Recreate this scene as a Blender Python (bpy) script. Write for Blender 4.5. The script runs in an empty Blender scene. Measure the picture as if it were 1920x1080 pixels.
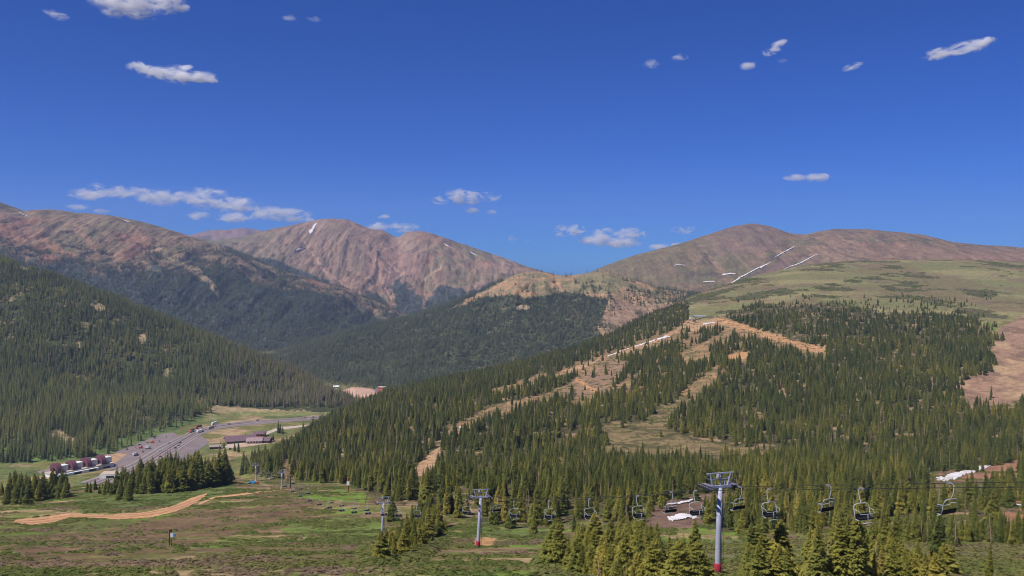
import bpy, math, random
import numpy as np
from mathutils import Vector, Matrix

random.seed(7)
RNG = np.random.default_rng(11)
SC = bpy.context.scene
COL = SC.collection
F = 1663.0          # focal length in pixels of a 1920 wide picture
CX, HZ = 960.0, 490.0

# ------------------------------------------------------------------ helpers
def lin(r, g, b):
    f = lambda c: (c / 12.92 if c <= 0.04045 else ((c + 0.055) / 1.055) ** 2.4)
    return (f(r / 255), f(g / 255), f(b / 255))

def _h(ix, iy, s):
    n = (ix.astype(np.int64) * 374761393 + iy.astype(np.int64) * 668265263 + s * 974634777) & 0xFFFFFFFF
    n = ((n ^ (n >> 13)) * 1274126177) & 0xFFFFFFFF
    return ((n ^ (n >> 16)) & 0xFFFF) / 65535.0

def vnoise(x, y, s=0):
    x = np.asarray(x, float); y = np.asarray(y, float)
    ix = np.floor(x); iy = np.floor(y)
    fx = x - ix; fy = y - iy
    fx = fx * fx * fx * (fx * (fx * 6 - 15) + 10); fy = fy * fy * fy * (fy * (fy * 6 - 15) + 10)
    ix = ix.astype(np.int64); iy = iy.astype(np.int64)
    a = _h(ix, iy, s); b = _h(ix + 1, iy, s); c = _h(ix, iy + 1, s); d = _h(ix + 1, iy + 1, s)
    return (a + (b - a) * fx) * (1 - fy) + (c + (d - c) * fx) * fy

def fbm(x, y, o=4, s=0):
    v = 0; a = 0.5; t = 0
    for i in range(o):
        v = v + a * vnoise(x, y, s + i * 17); t += a
        x = np.asarray(x) * 2.03 + 11.3; y = np.asarray(y) * 2.03 + 4.7; a *= 0.5
    return v / t

def ridged(x, y, o=4, s=0):
    v = 0; a = 0.5; t = 0
    for i in range(o):
        v = v + a * (1 - np.abs(2 * vnoise(x, y, s + i * 13) - 1)); t += a
        x = np.asarray(x) * 2.1 + 3.1; y = np.asarray(y) * 2.1 + 9.2; a *= 0.5
    return v / t

def sstep(a, b, x):
    t = np.clip((x - a) / (b - a), 0, 1)
    return t * t * (3 - 2 * t)

def inpoly(px, py, poly):
    px = np.asarray(px, float); py = np.asarray(py, float)
    r = np.zeros(px.shape, bool)
    n = len(poly)
    for i in range(n):
        x1, y1 = poly[i]; x2, y2 = poly[(i + 1) % n]
        if y1 == y2: continue
        c = ((y1 > py) != (y2 > py)) & (px < (x2 - x1) * (py - y1) / (y2 - y1) + x1)
        r ^= c
    return r

def band(pts, w, lo=None):
    """polygon of a band of half-width w (pixels) round a polyline"""
    up = [(x, y - w) for x, y in pts]; dn = [(x, y + (w if lo is None else lo)) for x, y in pts]
    return up + dn[::-1]

def mix(c, d, m):
    return c * (1 - m[..., None]) + np.asarray(d)[None, :] * m[..., None]

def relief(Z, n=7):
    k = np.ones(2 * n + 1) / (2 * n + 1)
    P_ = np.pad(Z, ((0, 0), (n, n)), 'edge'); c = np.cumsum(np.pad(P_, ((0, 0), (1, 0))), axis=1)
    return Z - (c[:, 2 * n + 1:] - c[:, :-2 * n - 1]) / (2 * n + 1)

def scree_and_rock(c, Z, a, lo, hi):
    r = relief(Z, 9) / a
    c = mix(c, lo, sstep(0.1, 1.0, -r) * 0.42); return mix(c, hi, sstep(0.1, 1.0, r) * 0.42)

def new_mesh(name, verts, faces, mats=(), mat_idx=None, smooth=False):
    me = bpy.data.meshes.new(name)
    verts = np.asarray(verts, np.float32).reshape(-1, 3)
    if isinstance(faces, np.ndarray):
        nf, k = faces.shape
        me.vertices.add(len(verts)); me.vertices.foreach_set('co', verts.ravel())
        me.loops.add(nf * k); me.loops.foreach_set('vertex_index', faces.astype(np.int32).ravel())
        me.polygons.add(nf)
        me.polygons.foreach_set('loop_start', np.arange(0, nf * k, k, dtype=np.int32))
        me.polygons.foreach_set('loop_total', np.full(nf, k, np.int32))
        me.update(calc_edges=True)
    else:
        me.from_pydata([tuple(v) for v in verts], [], faces); me.update()
    for m in mats: me.materials.append(m)
    if mat_idx is not None: me.polygons.foreach_set('material_index', np.asarray(mat_idx, np.int32))
    if smooth: me.polygons.foreach_set('use_smooth', np.ones(len(me.polygons), bool))
    return me

def link(name, me, parent=None):
    o = bpy.data.objects.new(name, me); COL.objects.link(o)
    if parent is not None: o.parent = parent
    return o

def tag(o, label, cat, group=None):
    o['label'] = label; o['category'] = cat
    if group: o['group'] = group
    return o

def empty(name, loc, rz=0.0):
    o = bpy.data.objects.new(name, None); COL.objects.link(o)
    o.location = loc; o.rotation_euler = (0, 0, rz); o.empty_display_size = 0.5
    return o

def copy_thing(o, parent=None):
    c = o.copy(); COL.objects.link(c)
    if parent is not None: c.parent = parent
    for ch in list(o.children): copy_thing(ch, c)
    return c

class MB:
    """collects boxes, tubes and sheets into one mesh"""
    def __init__(s): s.v = []; s.f = []; s.m = []
    def add(s, v, f, mi=0):
        b = len(s.v); s.v += [tuple(p) for p in v]
        s.f += [tuple(i + b for i in q) for q in f]; s.m += [mi] * len(f)
    def box(s, c, d, mi=0, rz=0.0, taper=1.0):
        hx, hy, hz = d[0] / 2, d[1] / 2, d[2] / 2
        P = []
        for z, t in ((-hz, 1), (hz, taper)):
            for x, y in ((-hx, -hy), (hx, -hy), (hx, hy), (-hx, hy)):
                x *= t; y *= t
                P.append((c[0] + x * math.cos(rz) - y * math.sin(rz), c[1] + x * math.sin(rz) + y * math.cos(rz), c[2] + z))
        s.add(P, [(0, 3, 2, 1), (4, 5, 6, 7), (0, 1, 5, 4), (1, 2, 6, 5), (2, 3, 7, 6), (3, 0, 4, 7)], mi)
    def tube(s, pts, r, n=8, mi=0, cap=True):
        pts = [Vector(p) for p in pts]
        rr = r if isinstance(r, (list, tuple)) else [r] * len(pts)
        V = []; Fc = []
        for i, p in enumerate(pts):
            t = (pts[min(i + 1, len(pts) - 1)] - pts[max(i - 1, 0)]).normalized()
            a = Vector((0, 0, 1)) if abs(t.z) < 0.9 else Vector((1, 0, 0))
            u = t.cross(a).normalized(); w = t.cross(u)
            for k in range(n):
                q = 2 * math.pi * k / n
                V.append(p + (u * math.cos(q) + w * math.sin(q)) * rr[i])
        for i in range(len(pts) - 1):
            for k in range(n):
                a = i * n + k; b = i * n + (k + 1) % n
                Fc.append((a, b, b + n, a + n))
        if cap:
            Fc.append(tuple(range(n - 1, -1, -1))); Fc.append(tuple(range((len(pts) - 1) * n, len(pts) * n)))
        s.add(V, Fc, mi)
    def poly(s, outline, y0, y1, mi=0, axis='y'):
        """an outline extruded between two positions on an axis"""
        n = len(outline)
        if axis == 'y': V = [(x, y0, z) for x, z in outline] + [(x, y1, z) for x, z in outline]
        elif axis == 'x': V = [(y0, x, z) for x, z in outline] + [(y1, x, z) for x, z in outline]
        else: V = [(x, z, y0) for x, z in outline] + [(x, z, y1) for x, z in outline]
        Fc = [tuple(range(n)), tuple(range(2 * n - 1, n - 1, -1))]
        for i in range(n):
            j = (i + 1) % n; Fc.append((i, i + n, j + n, j))
        s.add(V, Fc, mi)
    def mesh(s, name, mats, smooth=False):
        return new_mesh(name, s.v, s.f, mats if isinstance(mats, (list, tuple)) else [mats], s.m, smooth)
    def build(s, name, mats, parent=None, smooth=False):
        return link(name, s.mesh(name, mats, smooth), parent)

# ------------------------------------------------------------------ materials
def principled(name, col, rough=0.85, metal=0.0, noise=0.25, scale=3.0, bump=0.0, spec=0.3):
    m = bpy.data.materials.new(name); m.use_nodes = True
    nt = m.node_tree; N = nt.nodes; L = nt.links
    b = N['Principled BSDF']; b.inputs['Roughness'].default_value = rough; b.inputs['Metallic'].default_value = metal
    b.inputs['Specular IOR Level'].default_value = spec
    tc = N.new('ShaderNodeTexCoord'); nz = N.new('ShaderNodeTexNoise')
    nz.inputs['Scale'].default_value = scale; nz.inputs['Detail'].default_value = 5
    L.new(tc.outputs['Object'], nz.inputs['Vector'])
    mr = N.new('ShaderNodeMapRange'); mr.inputs[1].default_value = 0.3; mr.inputs[2].default_value = 0.7
    mr.inputs[3].default_value = 1 - noise; mr.inputs[4].default_value = 1 + noise
    L.new(nz.outputs['Fac'], mr.inputs[0])
    vm = N.new('ShaderNodeVectorMath'); vm.operation = 'SCALE'; vm.inputs[0].default_value = col[:3]
    L.new(mr.outputs[0], vm.inputs['Scale']); L.new(vm.outputs[0], b.inputs['Base Color'])
    if bump:
        bp = N.new('ShaderNodeBump'); bp.inputs['Strength'].default_value = bump
        L.new(nz.outputs['Fac'], bp.inputs['Height']); L.new(bp.outputs[0], b.inputs['Normal'])
    return m

def terrain_mat(name, s1, s2, bump_d, amt=0.45, stretch=(1, 1, 1)):
    """ground colour from the mesh attribute, mottled by noise in world metres"""
    m = bpy.data.materials.new(name); m.use_nodes = True
    nt = m.node_tree; N = nt.nodes; L = nt.links
    b = N['Principled BSDF']; b.inputs['Roughness'].default_value = 0.95; b.inputs['Specular IOR Level'].default_value = 0.1
    at = N.new('ShaderNodeAttribute'); at.attribute_name = 'Col'
    tc = N.new('ShaderNodeTexCoord')
    mp = N.new('ShaderNodeMapping'); mp.inputs['Scale'].default_value = stretch
    L.new(tc.outputs['Object'], mp.inputs['Vector'])
    n1 = N.new('ShaderNodeTexNoise'); n1.inputs['Scale'].default_value = 1 / s1; n1.inputs['Detail'].default_value = 6; n1.inputs['Roughness'].default_value = 0.65
    n2 = N.new('ShaderNodeTexNoise'); n2.inputs['Scale'].default_value = 1 / s2; n2.inputs['Detail'].default_value = 4; n2.inputs['Roughness'].default_value = 0.7
    L.new(mp.outputs[0], n1.inputs['Vector']); L.new(mp.outputs[0], n2.inputs['Vector'])
    ad = N.new('ShaderNodeMath'); ad.operation = 'ADD'; L.new(n1.outputs['Fac'], ad.inputs[0]); L.new(n2.outputs['Fac'], ad.inputs[1])
    mr = N.new('ShaderNodeMapRange'); mr.inputs[1].default_value = 0.72; mr.inputs[2].default_value = 1.28
    mr.inputs[3].default_value = 1 - amt; mr.inputs[4].default_value = 1 + amt
    L.new(ad.outputs[0], mr.inputs[0])
    vm = N.new('ShaderNodeVectorMath'); vm.operation = 'SCALE'
    L.new(at.outputs['Color'], vm.inputs[0]); L.new(mr.outputs[0], vm.inputs['Scale']); L.new(vm.outputs[0], b.inputs['Base Color'])
    bp = N.new('ShaderNodeBump'); bp.inputs['Strength'].default_value = 0.8; bp.inputs['Distance'].default_value = bump_d
    L.new(ad.outputs[0], bp.inputs['Height']); L.new(bp.outputs[0], b.inputs['Normal'])
    return m

def leaf_mat(name, ramp, trans=0.12):
    """needle / leaf colour picked by the tint of each plant"""
    m = bpy.data.materials.new(name); m.use_nodes = True
    nt = m.node_tree; N = nt.nodes; L = nt.links
    b = N['Principled BSDF']; b.inputs['Roughness'].default_value = 0.8; b.inputs['Specular IOR Level'].default_value = 0.15
    at = N.new('ShaderNodeAttribute'); at.attribute_type = 'INSTANCER'; at.attribute_name = 'tint'
    cr = N.new('ShaderNodeValToRGB'); e = cr.color_ramp.elements
    e[0].position = ramp[0][0]; e[0].color = (*ramp[0][1], 1); e[1].position = ramp[-1][0]; e[1].color = (*ramp[-1][1], 1)
    for p, c in ramp[1:-1]:
        q = e.new(p); q.color = (*c, 1)
    L.new(at.outputs['Fac'], cr.inputs['Fac'])
    ge = N.new('ShaderNodeTexCoord'); nz = N.new('ShaderNodeTexNoise'); nz.inputs['Scale'].default_value = 9; nz.inputs['Detail'].default_value = 3
    L.new(ge.outputs['Object'], nz.inputs['Vector'])
    mr = N.new('ShaderNodeMapRange'); mr.inputs[1].default_value = 0.3; mr.inputs[2].default_value = 0.7; mr.inputs[3].default_value = 0.65; mr.inputs[4].default_value = 1.4
    L.new(nz.outputs['Fac'], mr.inputs[0])
    vm = N.new('ShaderNodeVectorMath'); vm.operation = 'SCALE'; L.new(cr.outputs[0], vm.inputs[0]); L.new(mr.outputs[0], vm.inputs['Scale'])
    L.new(vm.outputs[0], b.inputs['Base Color'])
    tr = N.new('ShaderNodeBsdfTranslucent'); L.new(vm.outputs[0], tr.inputs['Color'])
    mx = N.new('ShaderNodeMixShader'); mx.inputs[0].default_value = trans
    L.new(b.outputs[0], mx.inputs[1]); L.new(tr.outputs[0], mx.inputs[2])
    L.new(mx.outputs[0], N['Material Output'].inputs['Surface'])
    return m

# ------------------------------------------------------------------ terrain layers
def yz(py, D): return D * (HZ - py) / F

def pchip_rows(Dk, Zk, rows):
    """monotone cubic along every column; rows = samples per segment"""
    K = Dk.shape[0]
    h = np.diff(Dk, axis=0); d = np.diff(Zk, axis=0) / h
    m = np.zeros_like(Zk)
    w1 = 2 * h[1:] + h[:-1]; w2 = h[1:] + 2 * h[:-1]
    same = (d[1:] * d[:-1]) > 0
    with np.errstate(divide='ignore', invalid='ignore'):
        hm = (w1 + w2) / (w1 / d[:-1] + w2 / d[1:])
    m[1:-1] = np.where(same, hm, 0); m[0] = d[0]; m[-1] = d[-1]
    Do, Zo, Ro = [], [], []
    for k in range(K - 1):
        n = rows[k]
        ts = np.arange(n) / n
        if k == K - 2: ts = np.append(ts, 1.0)
        for t in ts:
            h00 = 2 * t**3 - 3 * t**2 + 1; h10 = t**3 - 2 * t**2 + t; h01 = -2 * t**3 + 3 * t**2; h11 = t**3 - t**2
            Do.append(Dk[k] + (Dk[k + 1] - Dk[k]) * t)
            Zo.append(h00 * Zk[k] + h10 * h[k] * m[k] + h01 * Zk[k + 1] + h11 * h[k] * m[k + 1]); Ro.append(k + t)
    return np.array(Do), np.array(Zo), np.array(Ro)

class Layer: pass
LAYERS = {}
def make_layer(name, contours, p0, p1, nx, rows, noise, color, mat, smooth_px=8):
    """contours: near to far; every contour a list of (px, D, z)"""
    cols = np.linspace(p0, p1, nx)
    Dk, Zk = [], []
    ker = np.exp(-0.5 * (np.arange(-20, 21) * (cols[1] - cols[0]) / smooth_px) ** 2); ker /= ker.sum()
    for c in contours:
        c = sorted(c); xs = [q[0] for q in c]
        D = np.interp(cols, xs, [q[1] for q in c]); Z = np.interp(cols, xs, [q[2] for q in c])
        D = np.convolve(np.pad(D, 20, 'edge'), ker, 'valid'); Z = np.convolve(np.pad(Z, 20, 'edge'), ker, 'valid')
        Dk.append(D); Zk.append(Z)
    D, Z, R = pchip_rows(np.array(Dk), np.array(Zk), rows)
    P = np.broadcast_to(cols, D.shape)
    X = D * (P - CX) / F
    Z = Z + noise(X, D, R[:, None], P)
    Ysc = HZ - F * Z / D
    c = color(P, Ysc, X, D, Z, R[:, None])
    nr = D.shape[0]
    V = np.stack([X, D, Z], -1).reshape(-1, 3)
    i = np.arange(nr - 1)[:, None] * nx + np.arange(nx - 1)[None]
    fc = np.stack([i, i + 1, i + 1 + nx, i + nx], -1).reshape(-1, 4)
    me = new_mesh(name, V, fc, [mat], smooth=True)
    a = me.color_attributes.new('Col', 'FLOAT_COLOR', 'POINT')
    rgba = np.ones((nr * nx, 4), np.float32); rgba[:, :3] = np.clip(c.reshape(-1, 3), 0.005, 0.9)
    a.data.foreach_set('color', rgba.ravel())
    o = link(name, me); o['kind'] = 'structure'
    l = Layer(); l.cols = cols; l.D = D; l.Z = Z; l.Y = Ysc; l.X = X; l.obj = o; l.R = R
    l.top = np.minimum.accumulate(Ysc, axis=0)
    LAYERS[name] = l
    return l

def _col(l, px):
    t = np.clip((px - l.cols[0]) / (l.cols[1] - l.cols[0]), 0, len(l.cols) - 1.001)
    i = int(t); return i, t - i

def hit(l, px, py, dmin=0):
    """the first point of a layer met by the sight line through a pixel"""
    i, f = _col(l, px)
    y = l.Y[:, i] * (1 - f) + l.Y[:, i + 1] * f
    d = l.D[:, i] * (1 - f) + l.D[:, i + 1] * f
    k = np.nonzero((y <= py) & (d > dmin))[0]
    if len(k) == 0: j = int(np.argmin(y)); return Vector((d[j] * (px - CX) / F, d[j], yz(y[j], d[j])))
    j = k[0]
    if j == 0: dd = d[0]
    else:
        t = (y[j - 1] - py) / max(y[j - 1] - y[j], 1e-6); dd = d[j - 1] + (d[j] - d[j - 1]) * t
        if t > 1 or t < 0: dd = d[j]
    return Vector((dd * (px - CX) / F, dd, ground(l, dd * (px - CX) / F, dd)))

def ground(l, X, Y):
    px = CX + F * X / Y
    i, f = _col(l, px)
    z0 = np.interp(Y, l.D[:, i], l.Z[:, i]); z1 = np.interp(Y, l.D[:, i + 1], l.Z[:, i + 1])
    return z0 * (1 - f) + z1 * f

def proj(x, y, z): return CX + F * x / y, HZ - F * z / y

def scatter(l, n, dens, rmax=None, jitter=True):
    """random points on a layer, area weighted, kept with probability dens(px, py, X, Y, Z)"""
    X, D, Z = l.X, l.D, l.Z
    ax = np.hypot(X[:-1, 1:] - X[:-1, :-1], 0.0) * np.abs(D[1:, :-1] - D[:-1, :-1])
    w = ax.copy()
    if rmax is not None: w = w * (l.R[:-1] < rmax)[:, None]
    w = w.ravel(); c = np.cumsum(w)
    q = np.searchsorted(c, RNG.random(n) * c[-1]); q = np.clip(q, 0, len(w) - 1)
    r, k = np.divmod(q, X.shape[1] - 1)
    u = RNG.random(n); v = RNG.random(n)
    bl = lambda A: (A[r, k] * (1 - u) + A[r, k + 1] * u) * (1 - v) + (A[r + 1, k] * (1 - u) + A[r + 1, k + 1] * u) * v
    x, y, z = bl(X), bl(D), bl(Z)
    px, py = proj(x, y, z)
    keep = RNG.random(n) < dens(px, py, x, y, z)
    return x[keep], y[keep], z[keep], px[keep], py[keep], c[-1]

def strip(l, name, upper, lower, n, m, dz, mat, dmin=0, thick=0.0, smooth=True, jag=0.0):
    """a sheet draped on a layer between two traced edges (lists of pixels, same direction)"""
    def resample(P, n):
        P = np.array(P, float); s = np.r_[0, np.cumsum(np.hypot(*np.diff(P, axis=0).T))]
        t = np.linspace(0, s[-1], n); return np.stack([np.interp(t, s, P[:, 0]), np.interp(t, s, P[:, 1])], -1)
    U = resample(upper, n); Lw = resample(lower, n)
    A = [hit(l, *U[i], dmin) for i in range(n)]; B = [hit(l, *Lw[i], dmin) for i in range(n)]
    V = []
    for i in range(n):
        u = i / (n - 1); sd_ = upper[0][0] * 0.37
        ja = jag * float(fbm(np.array([u * n * 0.28 + sd_]), np.array([1.5]), 3, 5)[0]) * 1.3; jb = jag * float(fbm(np.array([u * n * 0.28 + sd_]), np.array([9.5]), 3, 6)[0]) * 1.3
        for j in range(m + 1):
            t = jb + (1 - ja - jb) * j / m; p = B[i].lerp(A[i], t)
            e = math.sin(math.pi * t) * thick * math.sin(math.pi * (i + 0.15) / (n - 0.7))
            V.append((p.x, p.y, ground(l, p.x, p.y) + dz + e))
    fc = [(i * (m + 1) + j, (i + 1) * (m + 1) + j, (i + 1) * (m + 1) + j + 1, i * (m + 1) + j + 1) for i in range(n - 1) for j in range(m)]
    me = new_mesh(name, V, fc, [mat], smooth=smooth)
    return link(name, me)

# ---- colours of the ground
TAN = lin(160, 134, 102); OCH = lin(184, 138, 94); BRN = lin(112, 90, 78); PUR = lin(112, 86, 68)
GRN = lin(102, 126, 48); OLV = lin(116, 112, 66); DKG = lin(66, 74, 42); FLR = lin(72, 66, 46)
TUN = lin(116, 113, 74); SCR = lin(148, 118, 96)

# ------------------------------------------------------------------ the valley floor
M_far = terrain_mat('mountain_rock', 50, 10, 6, 0.38, (1.0, 0.45, 0.45))
M_mid = terrain_mat('ridge_ground', 30, 8, 3, 0.45)
M_near = terrain_mat('meadow_ground', 9, 1.6, 0.35, 0.45, (1, 1.0, 1))

def floor_col(P, Ys, X, D, Z, R):
    n = fbm(X / 60, D / 60, 4, 3); c = np.zeros(P.shape + (3,)) + np.array(OLV)
    c = mix(c, lin(98, 106, 60), sstep(0.42, 0.6, n)); c = mix(c, TAN, sstep(0.58, 0.68, fbm(X / 35, D / 35, 3, 9)))
    return c
floor_z = [(300, -262), (900, -256), (1060, -258), (1240, -261), (1400, -263.5), (1550, -272), (1800, -290), (2000, -299), (2500, -312), (3300, -322), (4500, -340), (9000, -380)]
make_layer('valley_floor', [[(-700, d, z), (2600, d, z)] for d, z in floor_z], -700, 2600, 260, [4, 16, 20, 20, 20, 14, 12, 12, 10, 6, 8], lambda X, D, R, P: 0 * X, floor_col, M_mid)
VF = LAYERS['valley_floor']

# ------------------------------------------------------------------ the hillside under the camera and the ski hill
c8 = [(-400, 1250, -288), (480, 1250, -288), (520, 1200, -268), (560, 1250, -255), (600, 1300, yz(800, 1300)), (650, 1400, yz(774, 1400)), (700, 1500, yz(752, 1500)), (800, 1600, yz(724, 1600)), (900, 1700, yz(702, 1700)), (1050, 1800, yz(664, 1800)), (1150, 1900, yz(630, 1900)), (1230, 2000, yz(586, 2000)), (1290, 2020, yz(572, 2020)), (1400, 1950, yz(562, 1950)), (1500, 1950, yz(553, 1950)), (1600, 2000, yz(548, 2000)), (1900, 2000, yz(552, 2000)), (2350, 2000, yz(552, 2000))]
c9 = [(-400, 1600, -340), (520, 1600, -340), (600, 1600, -310), (700, 1780, -290), (900, 1950, -270), (1050, 2050, -240), (1150, 2150, -205), (1230, 2250, -150), (1290, 2200, yz(558, 2200)), (1340, 2300, yz(542, 2300)), (1400, 2400, yz(521, 2400)), (1500, 2600, yz(498, 2600)), (1600, 2700, yz(489, 2700)), (1700, 2750, yz(487, 2750)), (1800, 2750, yz(487, 2750)), (1900, 2800, yz(490, 2800)), (2350, 2800, yz(490, 2800))]
hill_c = [
    [(-400, 8, -10.8), (2350, 8, -10.8)],
    [(-400, 117, -41.5), (2350, 117, -41.5)],
    [(-400, 200, -64.5), (2350, 200, -64.5)],
    [(-400, 280, -88), (2350, 280, -88)],
    [(-400, 430, -119), (0, 430, -119), (200, 430, -117), (440, 430, -115), (700, 430, -113), (1000, 430, -112), (1400, 430, -113), (2350, 430, -115)],
    [(-400, 590, -156), (0, 590, -154), (130, 590, -150), (200, 590, -148.5), (300, 590, -147.5), (440, 590, -146), (560, 590, -147), (1400, 590, -144), (2350, 590, -142)],
    [(-400, 800, -268), (130, 800, -262), (300, 800, -240), (440, 800, -195), (520, 800, -184), (600, 800, -185), (700, 800, -182), (1000, 800, -174), (1400, 800, -172), (2350, 800, -170)],
    [(-400, 1050, -285), (300, 1050, -280), (440, 1050, -258), (480, 1050, -246), (520, 1050, -230), (600, 1050, -208), (700, 1050, -193), (850, 1050, -183), (1000, 1050, -172), (1400, 1050, -160), (2350, 1050, -163)],
    [(-400, 1150, -286), (440, 1150, -282), (480, 1150, -270), (520, 1120, -248), (600, 1180, -224), (700, 1250, -207), (900, 1350, -190), (1050, 1400, -178), (1150, 1400, -165), (1230, 1400, -150), (1300, 1420, -140), (1400, 1450, -123), (1600, 1500, -117), (2350, 1500, -117)],
    c8, c9,
    [(p, d + 300, z - 60) for p, d, z in c9],
    [(p, d + 1300, min(z - 200, -340)) for p, d, z in c9]]

# openings in the ski-hill forest, traced in picture pixels
RUN1 = [(1313, 594), (1246, 634), (1202, 648), (1154, 664), (1108, 680), (1080, 691), (1040, 705)]
RUN1B = [(1080, 715), (1027, 742), (980, 753), (923, 766), (883, 786), (840, 806)]
RUN2 = [(1373, 621), (1311, 650), (1276, 662)]
RUN3 = [(1346, 694), (1297, 729), (1267, 756), (1227, 794)]
ROADCUT = [(1343, 597), (1365, 606), (1392, 612), (1419, 623), (1473, 639), (1522, 653), (1549, 658)]
MEADOW2 = [(1120, 800), (1200, 793), (1240, 765), (1262, 752), (1285, 756), (1242, 798), (1300, 826), (1400, 839), (1480, 843), (1400, 853), (1280, 853), (1140, 840)]
BARE1 = [(1083, 706), (1150, 672), (1182, 680), (1160, 712), (1130, 742), (1070, 738), (1040, 744)]
TERM = [(1280, 606), (1310, 592), (1345, 590), (1372, 606), (1340, 616), (1295, 622)]
CUT = [(762, 892), (800, 856), (820, 838), (824, 850), (822, 884), (790, 898)]
SCREE = [(2000, 560), (1920, 588), (1872, 618), (1860, 650), (1872, 684), (1812, 706), (1790, 728), (1826, 768), (1880, 758), (2000, 730)]
SNOWRD = [(1205, 990), (1228, 945), (1310, 928), (1395, 922), (1350, 955), (1300, 990)]
SNOWR = [(1740, 912), (1752, 890), (1860, 868), (1925, 858), (1925, 878), (1850, 908), (1790, 915)]
LOWROAD = [(1560, 1000), (1640, 975), (1760, 965), (1925, 962), (1925, 1010), (1700, 1012)]
OPEN = [band(RUN1, 6, 15), band(RUN1B, 5, 17), band(RUN2, 5, 15), band(RUN3, 8, 21), band(ROADCUT, 6, 17), MEADOW2, [(1120, 835), (1150, 835), (1280, 850), (1480, 840), (1480, 858), (1400, 868), (1280, 872), (1140, 862)], BARE1, TERM, CUT, SCREE, SNOWRD, SNOWR,
        band([(1027, 699), (963, 722), (923, 732)], 3, 14), band([(1278, 672), (1332, 664)], 4, 16), band([(1365, 669), (1403, 664)], 5, 17), [(758, 890), (824, 850), (822, 905), (790, 922), (765, 915)], [(1080, 740), (1130, 736), (1110, 760), (1060, 765)],
        [(430, 905), (436, 850), (450, 850), (453, 905)], [(527, 890), (535, 862), (552, 862), (556, 905), (527, 905)],
        band([(1130, 742), (1180, 720), (1200, 700)], 6), [(958, 905), (966, 905), (966, 875), (958, 875)], [(1046, 895), (1056, 895), (1056, 860), (1046, 860)]]
FOREST = [(450, 872), (520, 846), (600, 786), (700, 738), (850, 698), (1000, 668), (1100, 640), (1150, 618), (1230, 570), (1290, 566), (1292, 596), (1320, 602), (1380, 586), (1420, 566), (1500, 574), (1560, 566), (1640, 586), (1720, 588), (1830, 592), (1850, 620), (1868, 680), (1800, 704), (1790, 740), (1840, 772), (1880, 752), (1920, 742), (2100, 740), (2100, 1000), (1920, 1000), (1700, 1004), (1640, 990), (1500, 1000), (1380, 1004), (1300, 985), (1180, 985), (1100, 976), (985, 990), (870, 974), (800, 956), (700, 932), (640, 905), (560, 905), (530, 900), (450, 885)]

SPARSE = [(1060, 690), (1130, 650), (1200, 632), (1290, 596), (1345, 600), (1420, 636), (1400, 672), (1350, 700), (1290, 700), (1200, 745), (1100, 745)]
def wob(px, py, a=6, s=5.0):
    return px + (fbm(px / s, py / s, 2, 51) - 0.5) * a, py + (fbm(px / s, py / s, 2, 77) - 0.5) * a * 0.6

def hill_noise(X, D, R, P):
    k = np.clip(D / 900, 0.15, 1.6)
    w = np.where(R < 1, 0.2, 1.0) * np.where(R > 9, 0.35, 1)
    ed = np.where((P > 1240) & (R > 8), 0.5, 1)
    big = (fbm(X / 170, D / 170, 3, 21) - 0.5) * 14 * np.clip((D - 350) / 700, 0, 1) * ed * np.where((P < 1250) & (R > 8), 0.3, 1)
    return big + ((fbm(X / 26, D / 26, 4, 5) - 0.5) * 3.6 * k + (fbm(X / 4.5, D / 4.5, 2, 8) - 0.5) * 0.5) * w

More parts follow.
